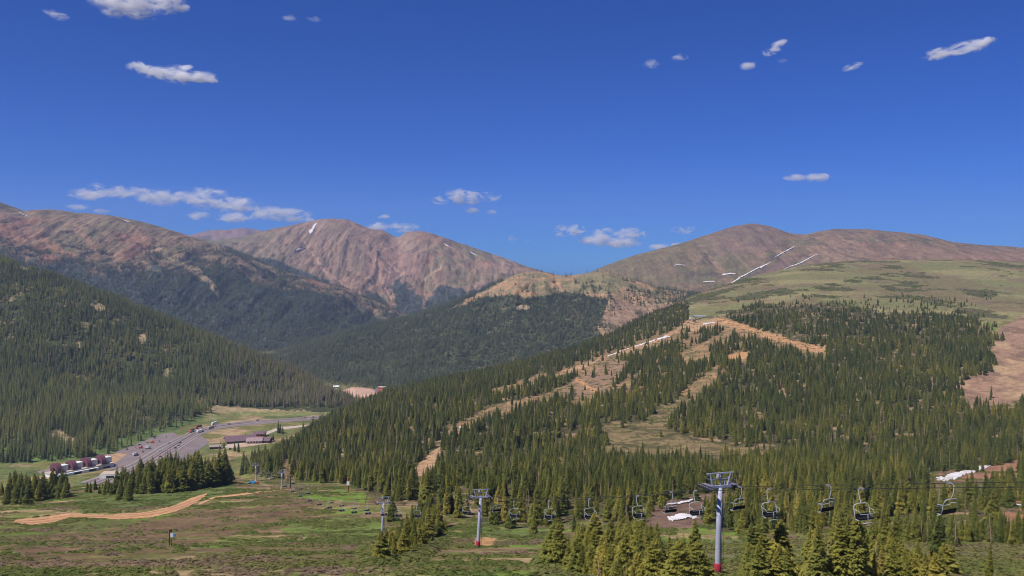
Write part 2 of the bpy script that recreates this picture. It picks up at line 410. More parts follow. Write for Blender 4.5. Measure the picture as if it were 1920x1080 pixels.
def hill_col(P, Ys, X, D, Z, R):
    px, py = wob(P, Ys, 10, 7)
    n1 = fbm(X / 38, D / 26, 5, 31); n2 = fbm(X / 14, D / 9, 4, 33); n3 = fbm(X / 5, D / 3.2, 3, 35)
    c = np.zeros(P.shape + (3,)) + np.array(OLV)
    # near alpine meadow
    c = mix(c, GRN, sstep(0.42, 0.56, n1) * 0.9)
    c = mix(c, TAN, sstep(0.5, 0.64, n2) * 0.8)
    c = mix(c, PUR, sstep(0.54, 0.64, fbm(X / 30, D / 13, 4, 41)) * 0.7)
    for poly, col, k in (([(120, 985), (260, 975), (420, 955), (560, 945), (600, 955), (480, 985), (420, 1010), (300, 1040), (60, 1060), (0, 1010)], PUR, 0.7),
                         ([(520, 985), (640, 968), (720, 975), (715, 1012), (620, 1010), (540, 1005)], lin(102, 122, 56), 0.85),
                         ([(0, 985), (100, 980), (180, 972), (260, 975), (240, 990), (60, 1005), (0, 1010)], lin(92, 104, 52), 0.8),
                         ([(490, 935), (560, 930), (610, 945), (540, 950)], PUR, 0.8), ([(620, 915), (690, 925), (690, 945), (640, 940)], GRN, 0.8),
                         ([(130, 925), (300, 915), (440, 905), (440, 930), (350, 945), (150, 960)], lin(86, 106, 56), 0.8),
                         ([(880, 970), (990, 985), (1060, 1005), (980, 1015), (880, 1000)], lin(94, 112, 60), 0.7),
                         ([(985, 965), (1140, 972), (1140, 992), (1000, 990)], BRN, 0.7), ([(1300, 1010), (1560, 1015), (1920, 1020), (1920, 1090), (1300, 1090)], lin(108, 108, 74), 0.85), ([(1640, 990), (1760, 975), (1860, 962), (1925, 950), (1925, 992), (1760, 1004), (1640, 1004)], lin(150, 112, 86), 0.85)):
        m = inpoly(px, py, poly).astype(float) * k * sstep(0.3, 0.55, n2 + 0.12)
        c = mix(c, col, m)
    c = mix(c, lin(94, 88, 54), sstep(0.56, 0.66, n3) * 0.5)
    c = mix(c, OCH, inpoly(px, py, [(889, 1012), (930, 1008), (925, 1022), (890, 1024)]).astype(float) * 0.8)
    # forest floor
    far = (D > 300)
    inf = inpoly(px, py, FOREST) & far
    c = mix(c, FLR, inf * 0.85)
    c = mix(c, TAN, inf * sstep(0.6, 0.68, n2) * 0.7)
    m = (inpoly(px, py, SPARSE) & far).astype(float); c = mix(c, lin(146, 114, 84), m * 0.8); c = mix(c, lin(104, 94, 64), m * sstep(0.44, 0.56, n2) * 0.8)
    # open runs
    for poly in OPEN:
        m = inpoly(px, py, poly) & far
        c = mix(c, lin(150, 120, 88), m * 0.9); c = mix(c, lin(108, 98, 64), m * sstep(0.42, 0.56, n2) * 0.85)
    m = (inpoly(px, py, [(1850, 885), (1925, 868), (1925, 1000), (1855, 1000)]) & far).astype(float); c = mix(c, lin(156, 112, 84), m * 0.85)
    m = (inpoly(px, py, MEADOW2) | inpoly(px, py, OPEN[6])) & far
    c = mix(c, lin(124, 108, 76), m * 0.9); c = mix(c, lin(84, 78, 50), m * sstep(0.48, 0.6, fbm(X / 26, D / 8, 3, 61)))
    for poly, col in ((BARE1, lin(138, 112, 90)), (TERM, lin(168, 136, 102)), (band(ROADCUT, 6), lin(178, 136, 96)), (CUT, lin(168, 136, 104)), (SNOWRD, BRN), (SNOWR, lin(150, 108, 86)), (band([(1365, 669), (1403, 664)], 5), OCH), (band([(1080, 712), (1122, 736)], 4), OCH), (band(RUN1, 3), lin(170, 134, 104))):
        m = (inpoly(px, py, poly) & far) * (0.75 + 0.25 * sstep(0.4, 0.6, n2)); c = mix(c, col, m)
    # tundra above the trees
    tn = ((R > 8.2) & (P > 1190) & (py < 612) & ~inf).astype(float)
    tc = np.zeros_like(c) + np.array(TUN)
    st = fbm(X / 75, D / 60, 5, 71)
    tc = mix(tc, lin(138, 128, 88), sstep(0.48, 0.64, fbm(X / 240, D / 90, 4, 74)) * 0.8); tc = mix(tc, lin(112, 96, 72), sstep(0.5, 0.62, fbm(X / 120, D / 200, 4, 79)) * 0.6); tc = mix(tc, lin(78, 78, 54), sstep(0.58, 0.63, st) * 0.9)
    tc = mix(tc, BRN, sstep(0.58, 0.7, fbm(X / 90, D / 60, 4, 76)) * 0.5)
    c = c * (1 - tn[..., None]) + tc * tn[..., None]
    # scree bowl on the right
    m = (inpoly(px, py, SCREE) & far).astype(float)
    sc = np.zeros_like(c) + np.array(SCR); sc = mix(sc, lin(108, 88, 72), sstep(0.46, 0.62, fbm(X / 18, D / 30, 4, 81)) * 0.7); sc = mix(sc, lin(160, 132, 102), sstep(0.52, 0.66, fbm(X / 40, D / 60, 3, 83)))
    c = c * (1 - m[..., None]) + sc * m[..., None]
    return c
HL = make_layer('hillside', hill_c, -400, 2350, 900, [6, 40, 70, 70, 60, 60, 50, 50, 50, 60, 50, 8, 6], hill_noise, hill_col, M_near)

# ------------------------------------------------------------------ left forested hill
left_c = [
    [(-500, 960, -290), (0, 1000, -290), (170, 1040, -290), (330, 1250, -290), (450, 1450, -290), (700, 1500, -305)],
    [(-500, 1090, yz(884, 1090)), (0, 1135, yz(869, 1135)), (170, 1165, yz(859, 1165)), (240, 1245, yz(838, 1245)), (330, 1395, yz(803, 1395)), (400, 1505, yz(786, 1505)), (450, 1580, yz(776, 1580)), (640, 1600, yz(775, 1600)), (720, 1750, yz(772, 1750))],
    [(-500, 1650, yz(640, 1650)), (0, 1680, yz(690, 1680)), (200, 1680, yz(716, 1680)), (330, 1720, yz(724, 1720)), (450, 1750, yz(735, 1750)), (560, 1780, yz(750, 1780)), (640, 1800, yz(762, 1800)), (720, 1850, yz(785, 1850))],
    [(-500, 2350, yz(360, 2350)), (-200, 2250, yz(425, 2250)), (0, 2150, yz(487, 2150)), (100, 2120, yz(521, 2120)), (200, 2090, yz(556, 2090)), (330, 2060, yz(610, 2060)), (450, 2020, yz(659, 2020)), (560, 1970, yz(705, 1970)), (640, 1900, yz(754, 1900)), (680, 1900, yz(778, 1900)), (720, 1900, yz(800, 1900))],
    [(-500, 2700, 60), (0, 2500, -110), (330, 2400, -230), (560, 2300, -320), (720, 2200, -350)],
    [(-500, 3100, -200), (0, 2900, -330), (330, 2700, -360), (720, 2600, -370)]]
def left_noise(X, D, R, P):
    w = np.clip(R - 1, 0, 1) * np.where(R > 2.7, 0.25, 1)
    return ((ridged(X / 260, D / 420, 3, 91) - 0.55) * 60 * np.clip((2.9 - R), 0.1, 1) * np.clip(R - 1, 0, 1) + (fbm(X / 60, D / 60, 3, 93) - 0.5) * 10 * w)
LBARE = [[(86, 822), (98, 806), (116, 808), (140, 824), (152, 838), (120, 834)], [(380, 775), (400, 760), (452, 764), (540, 770), (640, 773), (640, 800), (380, 805)], [(255, 632), (272, 622), (278, 636), (262, 650)], [(140, 645), (150, 640), (156, 652), (142, 656)], [(165, 570), (190, 568), (200, 582), (180, 584)], [(30, 490), (55, 496), (60, 506), (40, 506)], [(370, 745), (380, 742), (384, 760), (372, 762)], [(66, 502), (82, 502), (84, 511), (68, 513)]]
def left_col(P, Ys, X, D, Z, R):
    px, py = wob(P, Ys, 8, 6); n = fbm(X / 30, D / 30, 4, 101)
    c = np.zeros(P.shape + (3,)) + np.array(lin(66, 70, 44)); c = mix(c, lin(140, 122, 92), sstep(0.64, 0.72, n) * 0.7)
    for q in LBARE: c = mix(c, lin(158, 138, 104), inpoly(px, py, q) * 0.9)
    m = ((py > 772) & (px > 370)).astype(float); c = mix(c, lin(116, 120, 72), m * (0.5 + 0.5 * sstep(0.4, 0.6, n)))
    m = ((R < 1.12) & (px < 380)).astype(float); c = mix(c, lin(96, 112, 62), m * 0.9)
    return c
LH = make_layer('forested_hill', left_c, -500, 720, 420, [6, 60, 70, 14, 8], left_noise, left_col, M_mid)

# ------------------------------------------------------------------ far mountains
def cr(pts, D, dy=0): return [(x, (D(x) if callable(D) else D), yz(y + dy, D(x) if callable(D) else D)) for x, y in pts]
crestD = [(-700, 322), (-300, 330), (-120, 352), (0, 380), (22, 390), (45, 398), (80, 393), (150, 399), (200, 404), (240, 412), (300, 425), (330, 434), (350, 441), (400, 457), (470, 482), (520, 503), (600, 528), (640, 540), (700, 562), (760, 588), (800, 604), (900, 650)]
dD = lambda x: np.interp(x, [-700, 300, 800], [5000, 4700, 4200])
bigD = [
    [(-700, 2700, -380), (900, 2700, -380)],
    [(-700, 2900, -322), (400, 3100, -322), (900, 3400, -330)],
    [(-700, 3800, yz(520, 3800)), (0, 3800, yz(478, 3800)), (200, 3850, yz(498, 3850)), (350, 3850, yz(515, 3850)), (500, 3850, yz(552, 3850)), (640, 3850, yz(590, 3850)), (760, 3850, yz(620, 3850)), (900, 3850, -330)],
    cr(crestD, dD),
    [(x, dD(x) + 700, yz(y, dD(x)) - 260) for x, y in crestD], [(-700, 7000, -350), (900, 6500, -370)]]
def mtn_noise(s, amp, kx, ky, kc, cw=0.12):
    def f(X, D, R, P):
        w = np.clip((R - 1) / 0.6, 0, 1) * np.clip(np.abs(R - kc) / 0.55, cw, 1)
        xx = X + (fbm(X / 900, D / 900, 2, s + 5) - 0.5) * 260
        return ((ridged(xx / kx, D / ky, 4, s) - 0.6) * amp * 0.7 + (ridged(xx / 105 + fbm(X / 220, D / 330, 3, s + 7) * 0.8, D / 700, 5, s + 3) - 0.6) * amp * 0.38 + (ridged(xx / 30, D / 240, 4, s + 9) - 0.6) * amp * 0.13 + (fbm(X / 75, D / 90, 5, s + 11) - 0.5) * amp * 0.34) * w
    return f
FOR_D = [(-700, 560), (-200, 470), (0, 462), (60, 470), (150, 478), (230, 486), (300, 478), (345, 482), (420, 478), (470, 492), (520, 508), (580, 528), (640, 545), (700, 566), (780, 600), (900, 700)]
def colD(P, Ys, X, D, Z, R):
    px, py = wob(P, Ys, 14, 12); n = fbm(X / 300, D / 300, 5, 111); n2 = fbm(X / 70, D / 120, 4, 113)
    xg = X + (fbm(X / 800, D / 800, 2, 119) - 0.5) * 160
    stk = fbm(xg / 60, D / 900, 4, 115)
    c = np.zeros(P.shape + (3,)) + np.array(lin(128, 112, 88)); c = mix(c, lin(150, 108, 84), sstep(0.47, 0.6, n)); c = mix(c, lin(118, 110, 82), sstep(0.5, 0.6, n2) * 0.7)
    c = mix(c, lin(160, 130, 108), sstep(0.5, 0.68, stk) * 0.5); c = mix(c, lin(94, 78, 70), sstep(0.6, 0.7, fbm(X / 40, D / 60, 3, 117)) * 0.5)
    for q, col in (([(60, 432), (80, 440), (110, 460), (150, 478), (140, 484), (95, 470), (70, 450)], lin(166, 122, 90)), ([(140, 415), (160, 440), (190, 482), (182, 480), (150, 445)], lin(162, 124, 102)),
                   (band([(236, 412), (262, 440), (300, 475), (330, 498)], 3), lin(168, 132, 106)), ([(10, 395), (60, 430), (80, 452), (60, 450), (20, 410)], lin(146, 112, 94))):
        c = mix(c, col, inpoly(px, py, q) * 0.8)
    c = scree_and_rock(c, Z, 7.0, lin(166, 136, 108), lin(98, 80, 66))
    tl = np.interp(px, [q[0] for q in FOR_D], [q[1] for q in FOR_D])
    f = sstep(4, 40, py - tl + (n2 - 0.5) * 60)
    c = mix(c, lin(72, 80, 76), f * 0.95)
    g = inpoly(px, py, GUL_D); c = mix(c, lin(150, 132, 104), g * 0.9)
    c = c * np.array([0.80, 0.80, 0.81])
    return c
GUL_D = band([(300, 470), (328, 490), (360, 505), (388, 526), (404, 545), (408, 572)], 8)
MD = make_layer('left_mountain', bigD, -700, 900, 800, [4, 70, 170, 16, 6], mtn_noise(201, 120, 260, 1500, 3), colD, M_far, 5)

crestE = [(200, 470), (300, 455), (357, 446), (400, 450), (450, 444), (500, 433), (540, 424), (575, 417), (600, 411), (620, 409), (650, 412), (670, 420), (690, 428), (722, 433), (736, 441), (748, 446), (756, 438), (775, 431), (795, 433), (820, 440), (850, 451), (900, 468), (950, 485), (980, 497), (1030, 512), (1100, 530), (1250, 560)]
dE = lambda x: np.interp(x, [200, 620, 780, 1200], [6900, 6600, 6400, 5600])
bigE = [[(200, 3900, -400), (1250, 3900, -400)], [(200, 4300, -338), (1250, 4300, -338)],
        [(200, 5300, yz(520, 5300)), (500, 5300, yz(520, 5300)), (620, 5300, yz(545, 5300)), (700, 5300, yz(545, 5300)), (800, 5300, yz(548, 5300)), (900, 5200, yz(552, 5200)), (1000, 5000, yz(560, 5000)), (1250, 4900, yz(590, 4900))],
        cr(crestE, dE), [(x, dE(x) + 700, yz(y, dE(x)) - 250) for x, y in crestE], [(200, 8000, -380), (1250, 8000, -380)]]
def colE(P, Ys, X, D, Z, R):
    px, py = wob(P, Ys, 14, 12); n = fbm(X / 380, D / 380, 5, 131); n2 = fbm(X / 90, D / 140, 4, 133)
    xg = X + (fbm(X / 800, D / 800, 2, 139) - 0.5) * 160; stk = fbm(xg / 70, D / 1200, 4, 135)
    c = np.zeros(P.shape + (3,)) + np.array(lin(148, 120, 98)); c = mix(c, lin(126, 114, 86), sstep(0.46, 0.58, n)); c = mix(c, lin(156, 116, 92), sstep(0.5, 0.66, n2) * 0.6)
    c = mix(c, lin(168, 142, 126), sstep(0.5, 0.68, stk) * 0.5); c = mix(c, lin(104, 86, 76), sstep(0.58, 0.7, fbm(X / 50, D / 90, 3, 137)) * 0.6)
    lft = sstep(600, 480, px) * sstep(425, 440, py); c = mix(c, lin(120, 112, 90), lft * 0.7)
    red = inpoly(px, py, [(590, 440), (640, 415), (700, 440), (760, 470), (800, 500), (780, 560), (700, 540), (620, 500)]); c = mix(c, lin(144, 110, 98), red * 0.4)
    for q in (band([(592, 500), (600, 470), (640, 430)], 2), band([(590, 462), (592, 490), (620, 520), (628, 545)], 2.5), band([(700, 455), (705, 500), (720, 540), (735, 565)], 3), band([(827, 500), (813, 513), (790, 530), (797, 553)], 3), band([(690, 450), (695, 480), (705, 503), (720, 527), (728, 556)], 4), band([(633, 440), (612, 465), (593, 487), (620, 520)], 2.5), band([(655, 425), (640, 450), (615, 480)], 2), band([(760, 505), (752, 527), (745, 548)], 2.5), band([(560, 440), (600, 500), (660, 545)], 2)):
        c = mix(c, lin(190, 156, 130), inpoly((px + P) / 2, (py + Ys) / 2, q) * 0.6)
    c = scree_and_rock(c, Z, 9.0, lin(176, 142, 116), lin(106, 86, 72))
    f = np.zeros(P.shape)
    for q in FOR_E: f = np.maximum(f, inpoly(px, py, q).astype(float))
    c = mix(c, lin(74, 80, 78), f * 0.92)
    c = c * np.array([0.80, 0.80, 0.81])
    return c
FOR_E = [[(300, 470), (520, 488), (600, 520), (640, 545), (720, 572), (780, 600), (780, 720), (300, 720)], [(735, 535), (750, 520), (770, 540), (790, 560), (800, 590), (775, 640), (745, 600)], [(800, 565), (825, 535), (870, 540), (880, 560), (800, 600)], [(690, 545), (720, 560), (760, 620), (680, 620)], [(880, 548), (920, 530), (1000, 545), (1000, 600), (860, 600)]]
ME = make_layer('central_mountain', bigE, 200, 1250, 620, [4, 60, 170, 16, 6], mtn_noise(231, 150, 320, 1800, 3), colE, M_far, 4)

crestX = [(100, 470), (330, 446), (360, 440), (385, 433), (400, 431), (430, 431), (455, 427), (480, 430), (500, 434), (540, 446), (700, 480)]
bigX = [[(100, 7200, -380), (700, 7200, -380)], [(100, 7600, -100), (700, 7600, -100)], cr(crestX, 8300), [(100, 8800, -200), (700, 8800, -200)]]
def colX(P, Ys, X, D, Z, R):
    n = fbm(X / 200, D / 200, 4, 151); c = np.zeros(P.shape + (3,)) + np.array(lin(126, 104, 102)); c = mix(c, lin(98, 84, 92), sstep(0.45, 0.6, n)); return c
make_layer('distant_mountain', bigX, 100, 700, 160, [8, 30, 8], mtn_noise(251, 60, 300, 900, 2), colX, M_far, 4)

crestF = [(420, 720), (500, 672), (540, 654), (620, 630), (700, 609), (780, 590), (850, 566), (900, 545), (930, 528), (960, 514), (985, 507), (1010, 506), (1050, 514), (1080, 512), (1110, 507), (1135, 506), (1180, 520), (1240, 538), (1300, 548), (1400, 560)]
dF = lambda x: np.interp(x, [420, 540, 1000, 1400], [2900, 2950, 3200, 3000])
bigF = [[(420, 1700, -350), (1400, 1700, -350)], [(420, 2700, -330), (540, 2600, -322), (600, 2250, yz(722, 2250)), (700, 2080, yz(738, 2080)), (760, 2080, -303), (900, 2250, -290), (1200, 2350, -250), (1400, 2400, -230)],
        [(420, 2800, -325), (540, 2780, yz(664, 2780)), (620, 2650, yz(665, 2650)), (700, 2600, yz(664, 2600)), (850, 2600, yz(642, 2600)), (1000, 2700, yz(600, 2700)), (1100, 2700, yz(585, 2700)), (1200, 2700, yz(590, 2700)), (1400, 2700, yz(600, 2700))],
        cr(crestF, dF, 3), [(x, dF(x) + 500, yz(y, dF(x)) - 160) for x, y in crestF], [(420, 4600, -360), (1400, 4600, -360)]]
TAN_F = [(840, 580), (900, 548), (960, 510), (1010, 500), (1140, 498), (1290, 540), (1290, 572), (1230, 590), (1200, 615), (1140, 650), (1120, 610), (1135, 585), (1140, 560), (1060, 548), (1030, 552), (985, 560), (960, 552), (900, 560), (870, 572)]
def colF(P, Ys, X, D, Z, R):
    px, py = wob(P, Ys, 10, 8); n = fbm(X / 120, D / 120, 4, 161); n2 = fbm(X / 35, D / 50, 4, 163)
    c = np.zeros(P.shape + (3,)) + np.array(lin(76, 80, 56)); c = mix(c, lin(118, 106, 84), sstep(0.66, 0.74, n2) * 0.6)
    t = inpoly(px, py, TAN_F).astype(float)
    tc = np.zeros_like(c) + np.array(lin(144, 122, 94)); tc = mix(tc, lin(124, 114, 84), sstep(0.45, 0.58, n)); tc = mix(tc, lin(172, 132, 98), sstep(0.52, 0.64, n2) * 0.7)
    r = inpoly(px, py, [(1130, 600), (1150, 560), (1230, 575), (1290, 560), (1220, 600), (1140, 655)]).astype(float); tc = mix(tc, lin(142, 116, 96), r * 0.8)
    g = inpoly(px, py, [(1050, 530), (1130, 510), (1180, 530), (1150, 550), (1070, 548)]).astype(float); tc = mix(tc, lin(118, 112, 82), g * 0.8)
    c = c * (1 - t[..., None]) + tc * t[..., None]
    c = mix(c, lin(160, 138, 114), inpoly(px, py, [(968, 574), (985, 570), (992, 580), (970, 582)]) * 0.9)
    return c
MF = make_layer('middle_ridge', bigF, 420, 1400, 460, [6, 60, 80, 12, 6], mtn_noise(261, 50, 220, 700, 3, 0.06), colF, M_mid, 5)

crestG = [(1000, 560), (1080, 525), (1120, 504), (1160, 489), (1200, 476), (1260, 461), (1300, 449), (1340, 436), (1380, 424), (1410, 419), (1440, 424), (1465, 432), (1480, 438), (1510, 440), (1535, 434), (1560, 430), (1620, 429), (1660, 433), (1700, 437), (1730, 441), (1760, 450), (1800, 457), (1830, 462), (1880, 463), (1920, 466), (2100, 470), (2500, 480)]
dG = lambda x: np.interp(x, [1000, 1400, 1700, 2500], [4300, 5000, 4900, 4700])
bigG = [[(1000, 3000, -370), (2500, 3000, -370)], [(1000, 3300, -250), (1300, 3500, -200), (2500, 3500, -160)],
        [(1000, 3800, yz(560, 3800)), (1200, 3900, yz(535, 3900)), (1350, 4000, yz(520, 4000)), (1500, 4000, yz(500, 4000)), (1700, 4000, yz(480, 4000)), (2500, 4000, yz(495, 4000))],
        cr(crestG, dG), [(x, dG(x) + 600, yz(y, dG(x)) - 220) for x, y in crestG], [(1000, 7000, -370), (2500, 7000, -370)]]
def colG(P, Ys, X, D, Z, R):
    px, py = wob(P, Ys, 14, 12); n = fbm(X / 300, D / 300, 5, 171); n2 = fbm(X / 80, D / 120, 4, 173)
    xg = X + (fbm(X / 800, D / 800, 2, 179) - 0.5) * 160; stk = fbm(xg / 60, D / 700, 4, 175)
    c = np.zeros(P.shape + (3,)) + np.array(lin(128, 108, 86)); c = mix(c, lin(116, 106, 78), sstep(0.45, 0.58, n)); c = mix(c, lin(144, 112, 88), sstep(0.5, 0.66, n2) * 0.6)
    c = mix(c, lin(158, 128, 106), sstep(0.58, 0.7, stk) * 0.6); c = mix(c, lin(92, 80, 74), sstep(0.57, 0.68, fbm(X / 45, D / 45, 3, 177)) * 0.6)
    c = scree_and_rock(c, Z, 6.0, lin(156, 130, 104), lin(94, 80, 66))
    l = sstep(1330, 1230, px); c = mix(c, lin(126, 114, 84), l * 0.65)
    r = inpoly(px, py, [(1340, 430), (1420, 418), (1480, 440), (1440, 470), (1350, 480), (1320, 460)]); c = mix(c, lin(130, 108, 96), r * 0.5)
    r = inpoly(px, py, [(1600, 455), (1700, 450), (1800, 465), (1920, 470), (1920, 500), (1700, 490), (1640, 490)]); c = mix(c, lin(146, 112, 94), r * 0.5)
    r = inpoly(px, py, [(1430, 510), (1450, 500), (1480, 480), (1500, 478), (1480, 500), (1450, 515)]); c = mix(c, lin(134, 104, 94), r * 0.6)
    c = c * np.array([0.80, 0.80, 0.81])
    return c
MG = make_layer('right_mountain', bigG, 1000, 2500, 700, [4, 40, 150, 16, 6], mtn_noise(271, 60, 340, 1300, 3), colG, M_far, 5)

# ------------------------------------------------------------------ plants
def conifer(seed, levels, per, rad, droop=0.35, bare=0.06, shape=0.8, gap=0.12, wid=0.34, side=False):
    """crown of a conifer one unit tall: whorls of folded, drooping sprays of needles"""
    r = random.Random(seed); V = []; Fc = []
    for i in range(levels):
        t = i / (levels - 1)
        h = bare + (0.985 - bare) * t ** 0.92
        env = rad * ((1 - h) ** shape) * (0.6 + 0.4 * min(1, (h - bare) / 0.12 + 0.25)) + 0.006
        k = max(4, int(per * (0.5 + 0.5 * (1 - t))))
        a0 = r.random() * 6.28
        lump = 0.8 + 0.4 * r.random()
        for j in range(k):
            if r.random() < gap: continue
            a = a0 + 6.283 * (j + r.uniform(-0.35, 0.35)) / k
            L = env * r.uniform(0.55, 1.2) * lump
            hh = h + r.uniform(-0.5, 0.5) / levels
            dz = -droop * L * r.uniform(0.4, 1.3) + (0.35 * L if t > 0.85 else 0)
            ca, sa = math.cos(a), math.sin(a); w = L * wid * r.uniform(0.7, 1.3) + 0.004
            b0 = (0.12 * L * ca, 0.12 * L * sa, hh)
            md = (0.55 * L * ca, 0.55 * L * sa, hh + dz * 0.35 + 0.10 * L)
            tip = (L * ca, L * sa, hh + dz)
            q = 0.6 * L
            lf = (q * ca - w * sa, q * sa + w * ca, hh + dz * 0.6 - 0.14 * L); rt = (q * ca + w * sa, q * sa - w * ca, hh + dz * 0.6 - 0.14 * L)
            n = len(V); V += [b0, lf, tip, rt, md]
            Fc += [(n, n + 4, n + 1), (n + 1, n + 4, n + 2), (n + 2, n + 4, n + 3), (n + 3, n + 4, n)]
            if side:
                for sg in (-1, 1):
                    for f0, fl in ((0.35, 0.5), (0.62, 0.36)):
                        a2 = a + sg * r.uniform(0.55, 0.95); l2 = L * fl * r.uniform(0.7, 1.2); w2 = l2 * 0.24
                        o0 = (f0 * L * ca, f0 * L * sa, hh + dz * f0 * 0.6 + 0.05 * L); c2, s2 = math.cos(a2), math.sin(a2)
                        t2 = (o0[0] + l2 * c2, o0[1] + l2 * s2, o0[2] - l2 * r.uniform(0.1, 0.6)); m2 = (o0[0] + 0.5 * l2 * c2, o0[1] + 0.5 * l2 * s2, o0[2] - 0.12 * l2)
                        n = len(V); V += [o0, (m2[0] - w2 * s2, m2[1] + w2 * c2, m2[2] - 0.1 * l2), t2, (m2[0] + w2 * s2, m2[1] - w2 * c2, m2[2] - 0.1 * l2), (m2[0], m2[1], m2[2] + 0.08 * l2)]
                        Fc += [(n, n + 4, n + 1), (n + 1, n + 4, n + 2), (n + 2, n + 4, n + 3), (n + 3, n + 4, n)]
    # leader
    n = len(V); V += [(0.008, 0, 0.95), (-0.006, 0.006, 0.95), (-0.006, -0.006, 0.95), (0, 0, 1.0)]
    Fc += [(n, n + 1, n + 3), (n + 1, n + 2, n + 3), (n + 2, n, n + 3)]
    return V, Fc

def trunk_geo(top=0.97, r0=0.016, n=6, base=-0.04):
    V = []; Fc = []
    for i, (z, r) in enumerate(((base, r0 * 1.25), (0.05, r0), (0.5, r0 * 0.6), (top, 0.002))):
        for k in range(n): V.append((r * math.cos(6.283 * k / n), r * math.sin(6.283 * k / n), z))
    for i in range(3):
        for k in range(n):
            a = i * n + k; b = i * n + (k + 1) % n; Fc.append((a, b, b + n, a + n))
    return V, Fc

def snag_geo(seed):
    """bare dead trunk with broken branch stubs"""
    r = random.Random(seed); m = MB()
    lean = r.uniform(-0.05, 0.05)
    m.tube([(0, 0, -0.04), (lean * 0.3, 0, 0.3), (lean * 0.7, 0.01, 0.7), (lean, 0.01, 1.0)], [0.018, 0.014, 0.009, 0.003], 6)
    for i in range(34):
        h = r.uniform(0.18, 0.95); a = r.random() * 6.28; L = (1.05 - h) * r.uniform(0.05, 0.2)
        x = lean * h
        m.tube([(x, 0, h), (x + L * math.cos(a) * .6, L * math.sin(a) * .6, h + L * 0.1), (x + L * math.cos(a), L * math.sin(a), h - L * 0.25)], [0.006, 0.004, 0.0015], 3, cap=False)
    return m.v, m.f

def join_geo(parts):
    V = []; Fc = []; Mi = []
    for (v, f), mi in parts:
        b = len(V); V += list(v); Fc += [tuple(i + b for i in q) for q in f]; Mi += [mi] * len(f)
    return V, Fc, Mi

M_bark = principled('bark', lin(112, 92, 78), 0.95, noise=0.3, scale=8)
M_dead = principled('dead_wood', lin(158, 136, 116), 0.95, noise=0.3, scale=6)
RAMP_R = [(0.0, (0.070, 0.096, 0.028)), (0.4, (0.150, 0.168, 0.040)), (0.75, (0.240, 0.230, 0.046)), (0.92, (0.340, 0.290, 0.058)), (1.0, (0.38, 0.30, 0.08))]
RAMP_L = [(0.0, (0.078, 0.106, 0.032)), (0.5, (0.166, 0.184, 0.046)), (0.85, (0.250, 0.238, 0.056)), (0.95, (0.20, 0.16, 0.12)), (1.0, (0.25, 0.19, 0.15))]
RAMP_F = [(0.0, (0.060, 0.074, 0.048)), (0.6, (0.094, 0.108, 0.056)), (0.9, (0.130, 0.132, 0.070)), (1.0, (0.18, 0.15, 0.115))]
RAMP_S = [(0.0, (0.15, 0.195, 0.05)), (0.35, (0.22, 0.23, 0.07)), (0.55, (0.27, 0.24, 0.10)), (0.75, (0.28, 0.20, 0.14)), (1.0, (0.40, 0.30, 0.18))]
M_ndR = leaf_mat('spruce_needles', RAMP_R, 0.3); M_ndL = leaf_mat('hill_needles', RAMP_L, 0.28); M_ndF = leaf_mat('far_needles', RAMP_F, 0.2); M_shr = leaf_mat('shrub_leaves', RAMP_S, 0.5)

NEAR_SPEC = [(1, 50, 13, 0.17, 0.3, 0.05, 0.85), (2, 46, 13, 0.21, 0.4, 0.04, 0.8), (3, 52, 11, 0.145, 0.45, 0.08, 0.8), (4, 46, 15, 0.25, 0.2, 0.02, 0.75), (5, 48, 12, 0.19, 0.5, 0.10, 0.9), (6, 46, 18, 0.31, 0.1, 0.01, 0.6)]
CROWN = []; TRUNK = new_mesh('trunk', *trunk_geo(), [M_bark], smooth=True)
for s in NEAR_SPEC:
    v, f = conifer(s[0], s[1], s[2], s[3], s[4], s[5], s[6], 0.2, 0.13 if s[3] < 0.24 else 0.10, True); CROWN.append((new_mesh('crown', v, f, [M_ndR]), (v, f)))
SNAG = [new_mesh('dead_tree', *snag_geo(40 + i), [M_dead], smooth=True) for i in range(4)]

def proto(name, v, f, mi, mats):
    o = bpy.data.objects.new(name, new_mesh(name, v, f, mats, mi)); return o       # not linked: only a source of instances
P_R = []
for i, (me, g) in enumerate(CROWN[:5]): P_R.append(proto('spruce_shape', *join_geo([(g, 0), (trunk_geo(), 1)]), [M_ndR, M_bark]))
for i in range(2): P_R.append(proto('snag_shape', *join_geo([(snag_geo(60 + i), 0)]), [M_dead]))
P_L = []
for i in range(4):
    g = conifer(70 + i, 20, 7, [0.12, 0.15, 0.17, 0.13][i], 0.4, 0.06, 0.8, 0.15, 0.42); P_L.append(proto('spruce_shape', *join_geo([(g, 0), (trunk_geo(n=4), 1)]), [M_ndL, M_bark]))
P_L.append(proto('snag_shape', *join_geo([(snag_geo(66), 0)]), [M_dead]))
P_F = []
for i in range(3):
    g = conifer(90 + i, 9, 6, [0.15, 0.18, 0.2][i], 0.4, 0.03, 0.8, 0.05, 0.5); P_F.append(proto('spruce_shape', *join_geo([(g, 0)]), [M_ndF]))
def shrub_geo(seed, n=70):
    r = random.Random(seed); V = []; Fc = []
    for i in range(n):
        a = r.random() * 6.283; e = math.asin(r.random()); R = r.uniform(0.7, 1.1)
        c = Vector((R * math.cos(e) * math.cos(a), R * math.cos(e) * math.sin(a), 0.75 * R * math.sin(e)))
        nrm = (c + Vector((r.uniform(-.5, .5), r.uniform(-.5, .5), r.uniform(0, .7)))).normalized()
        u = nrm.cross(Vector((r.random(), r.random(), r.random()))).normalized(); w = nrm.cross(u); s = r.uniform(0.2, 0.42)
        k = len(V); V += [c + u * s, c + w * s * 0.7, c - u * s, c - w * s * 0.7]; Fc.append((k, k + 1, k + 2, k + 3))
    return V, Fc
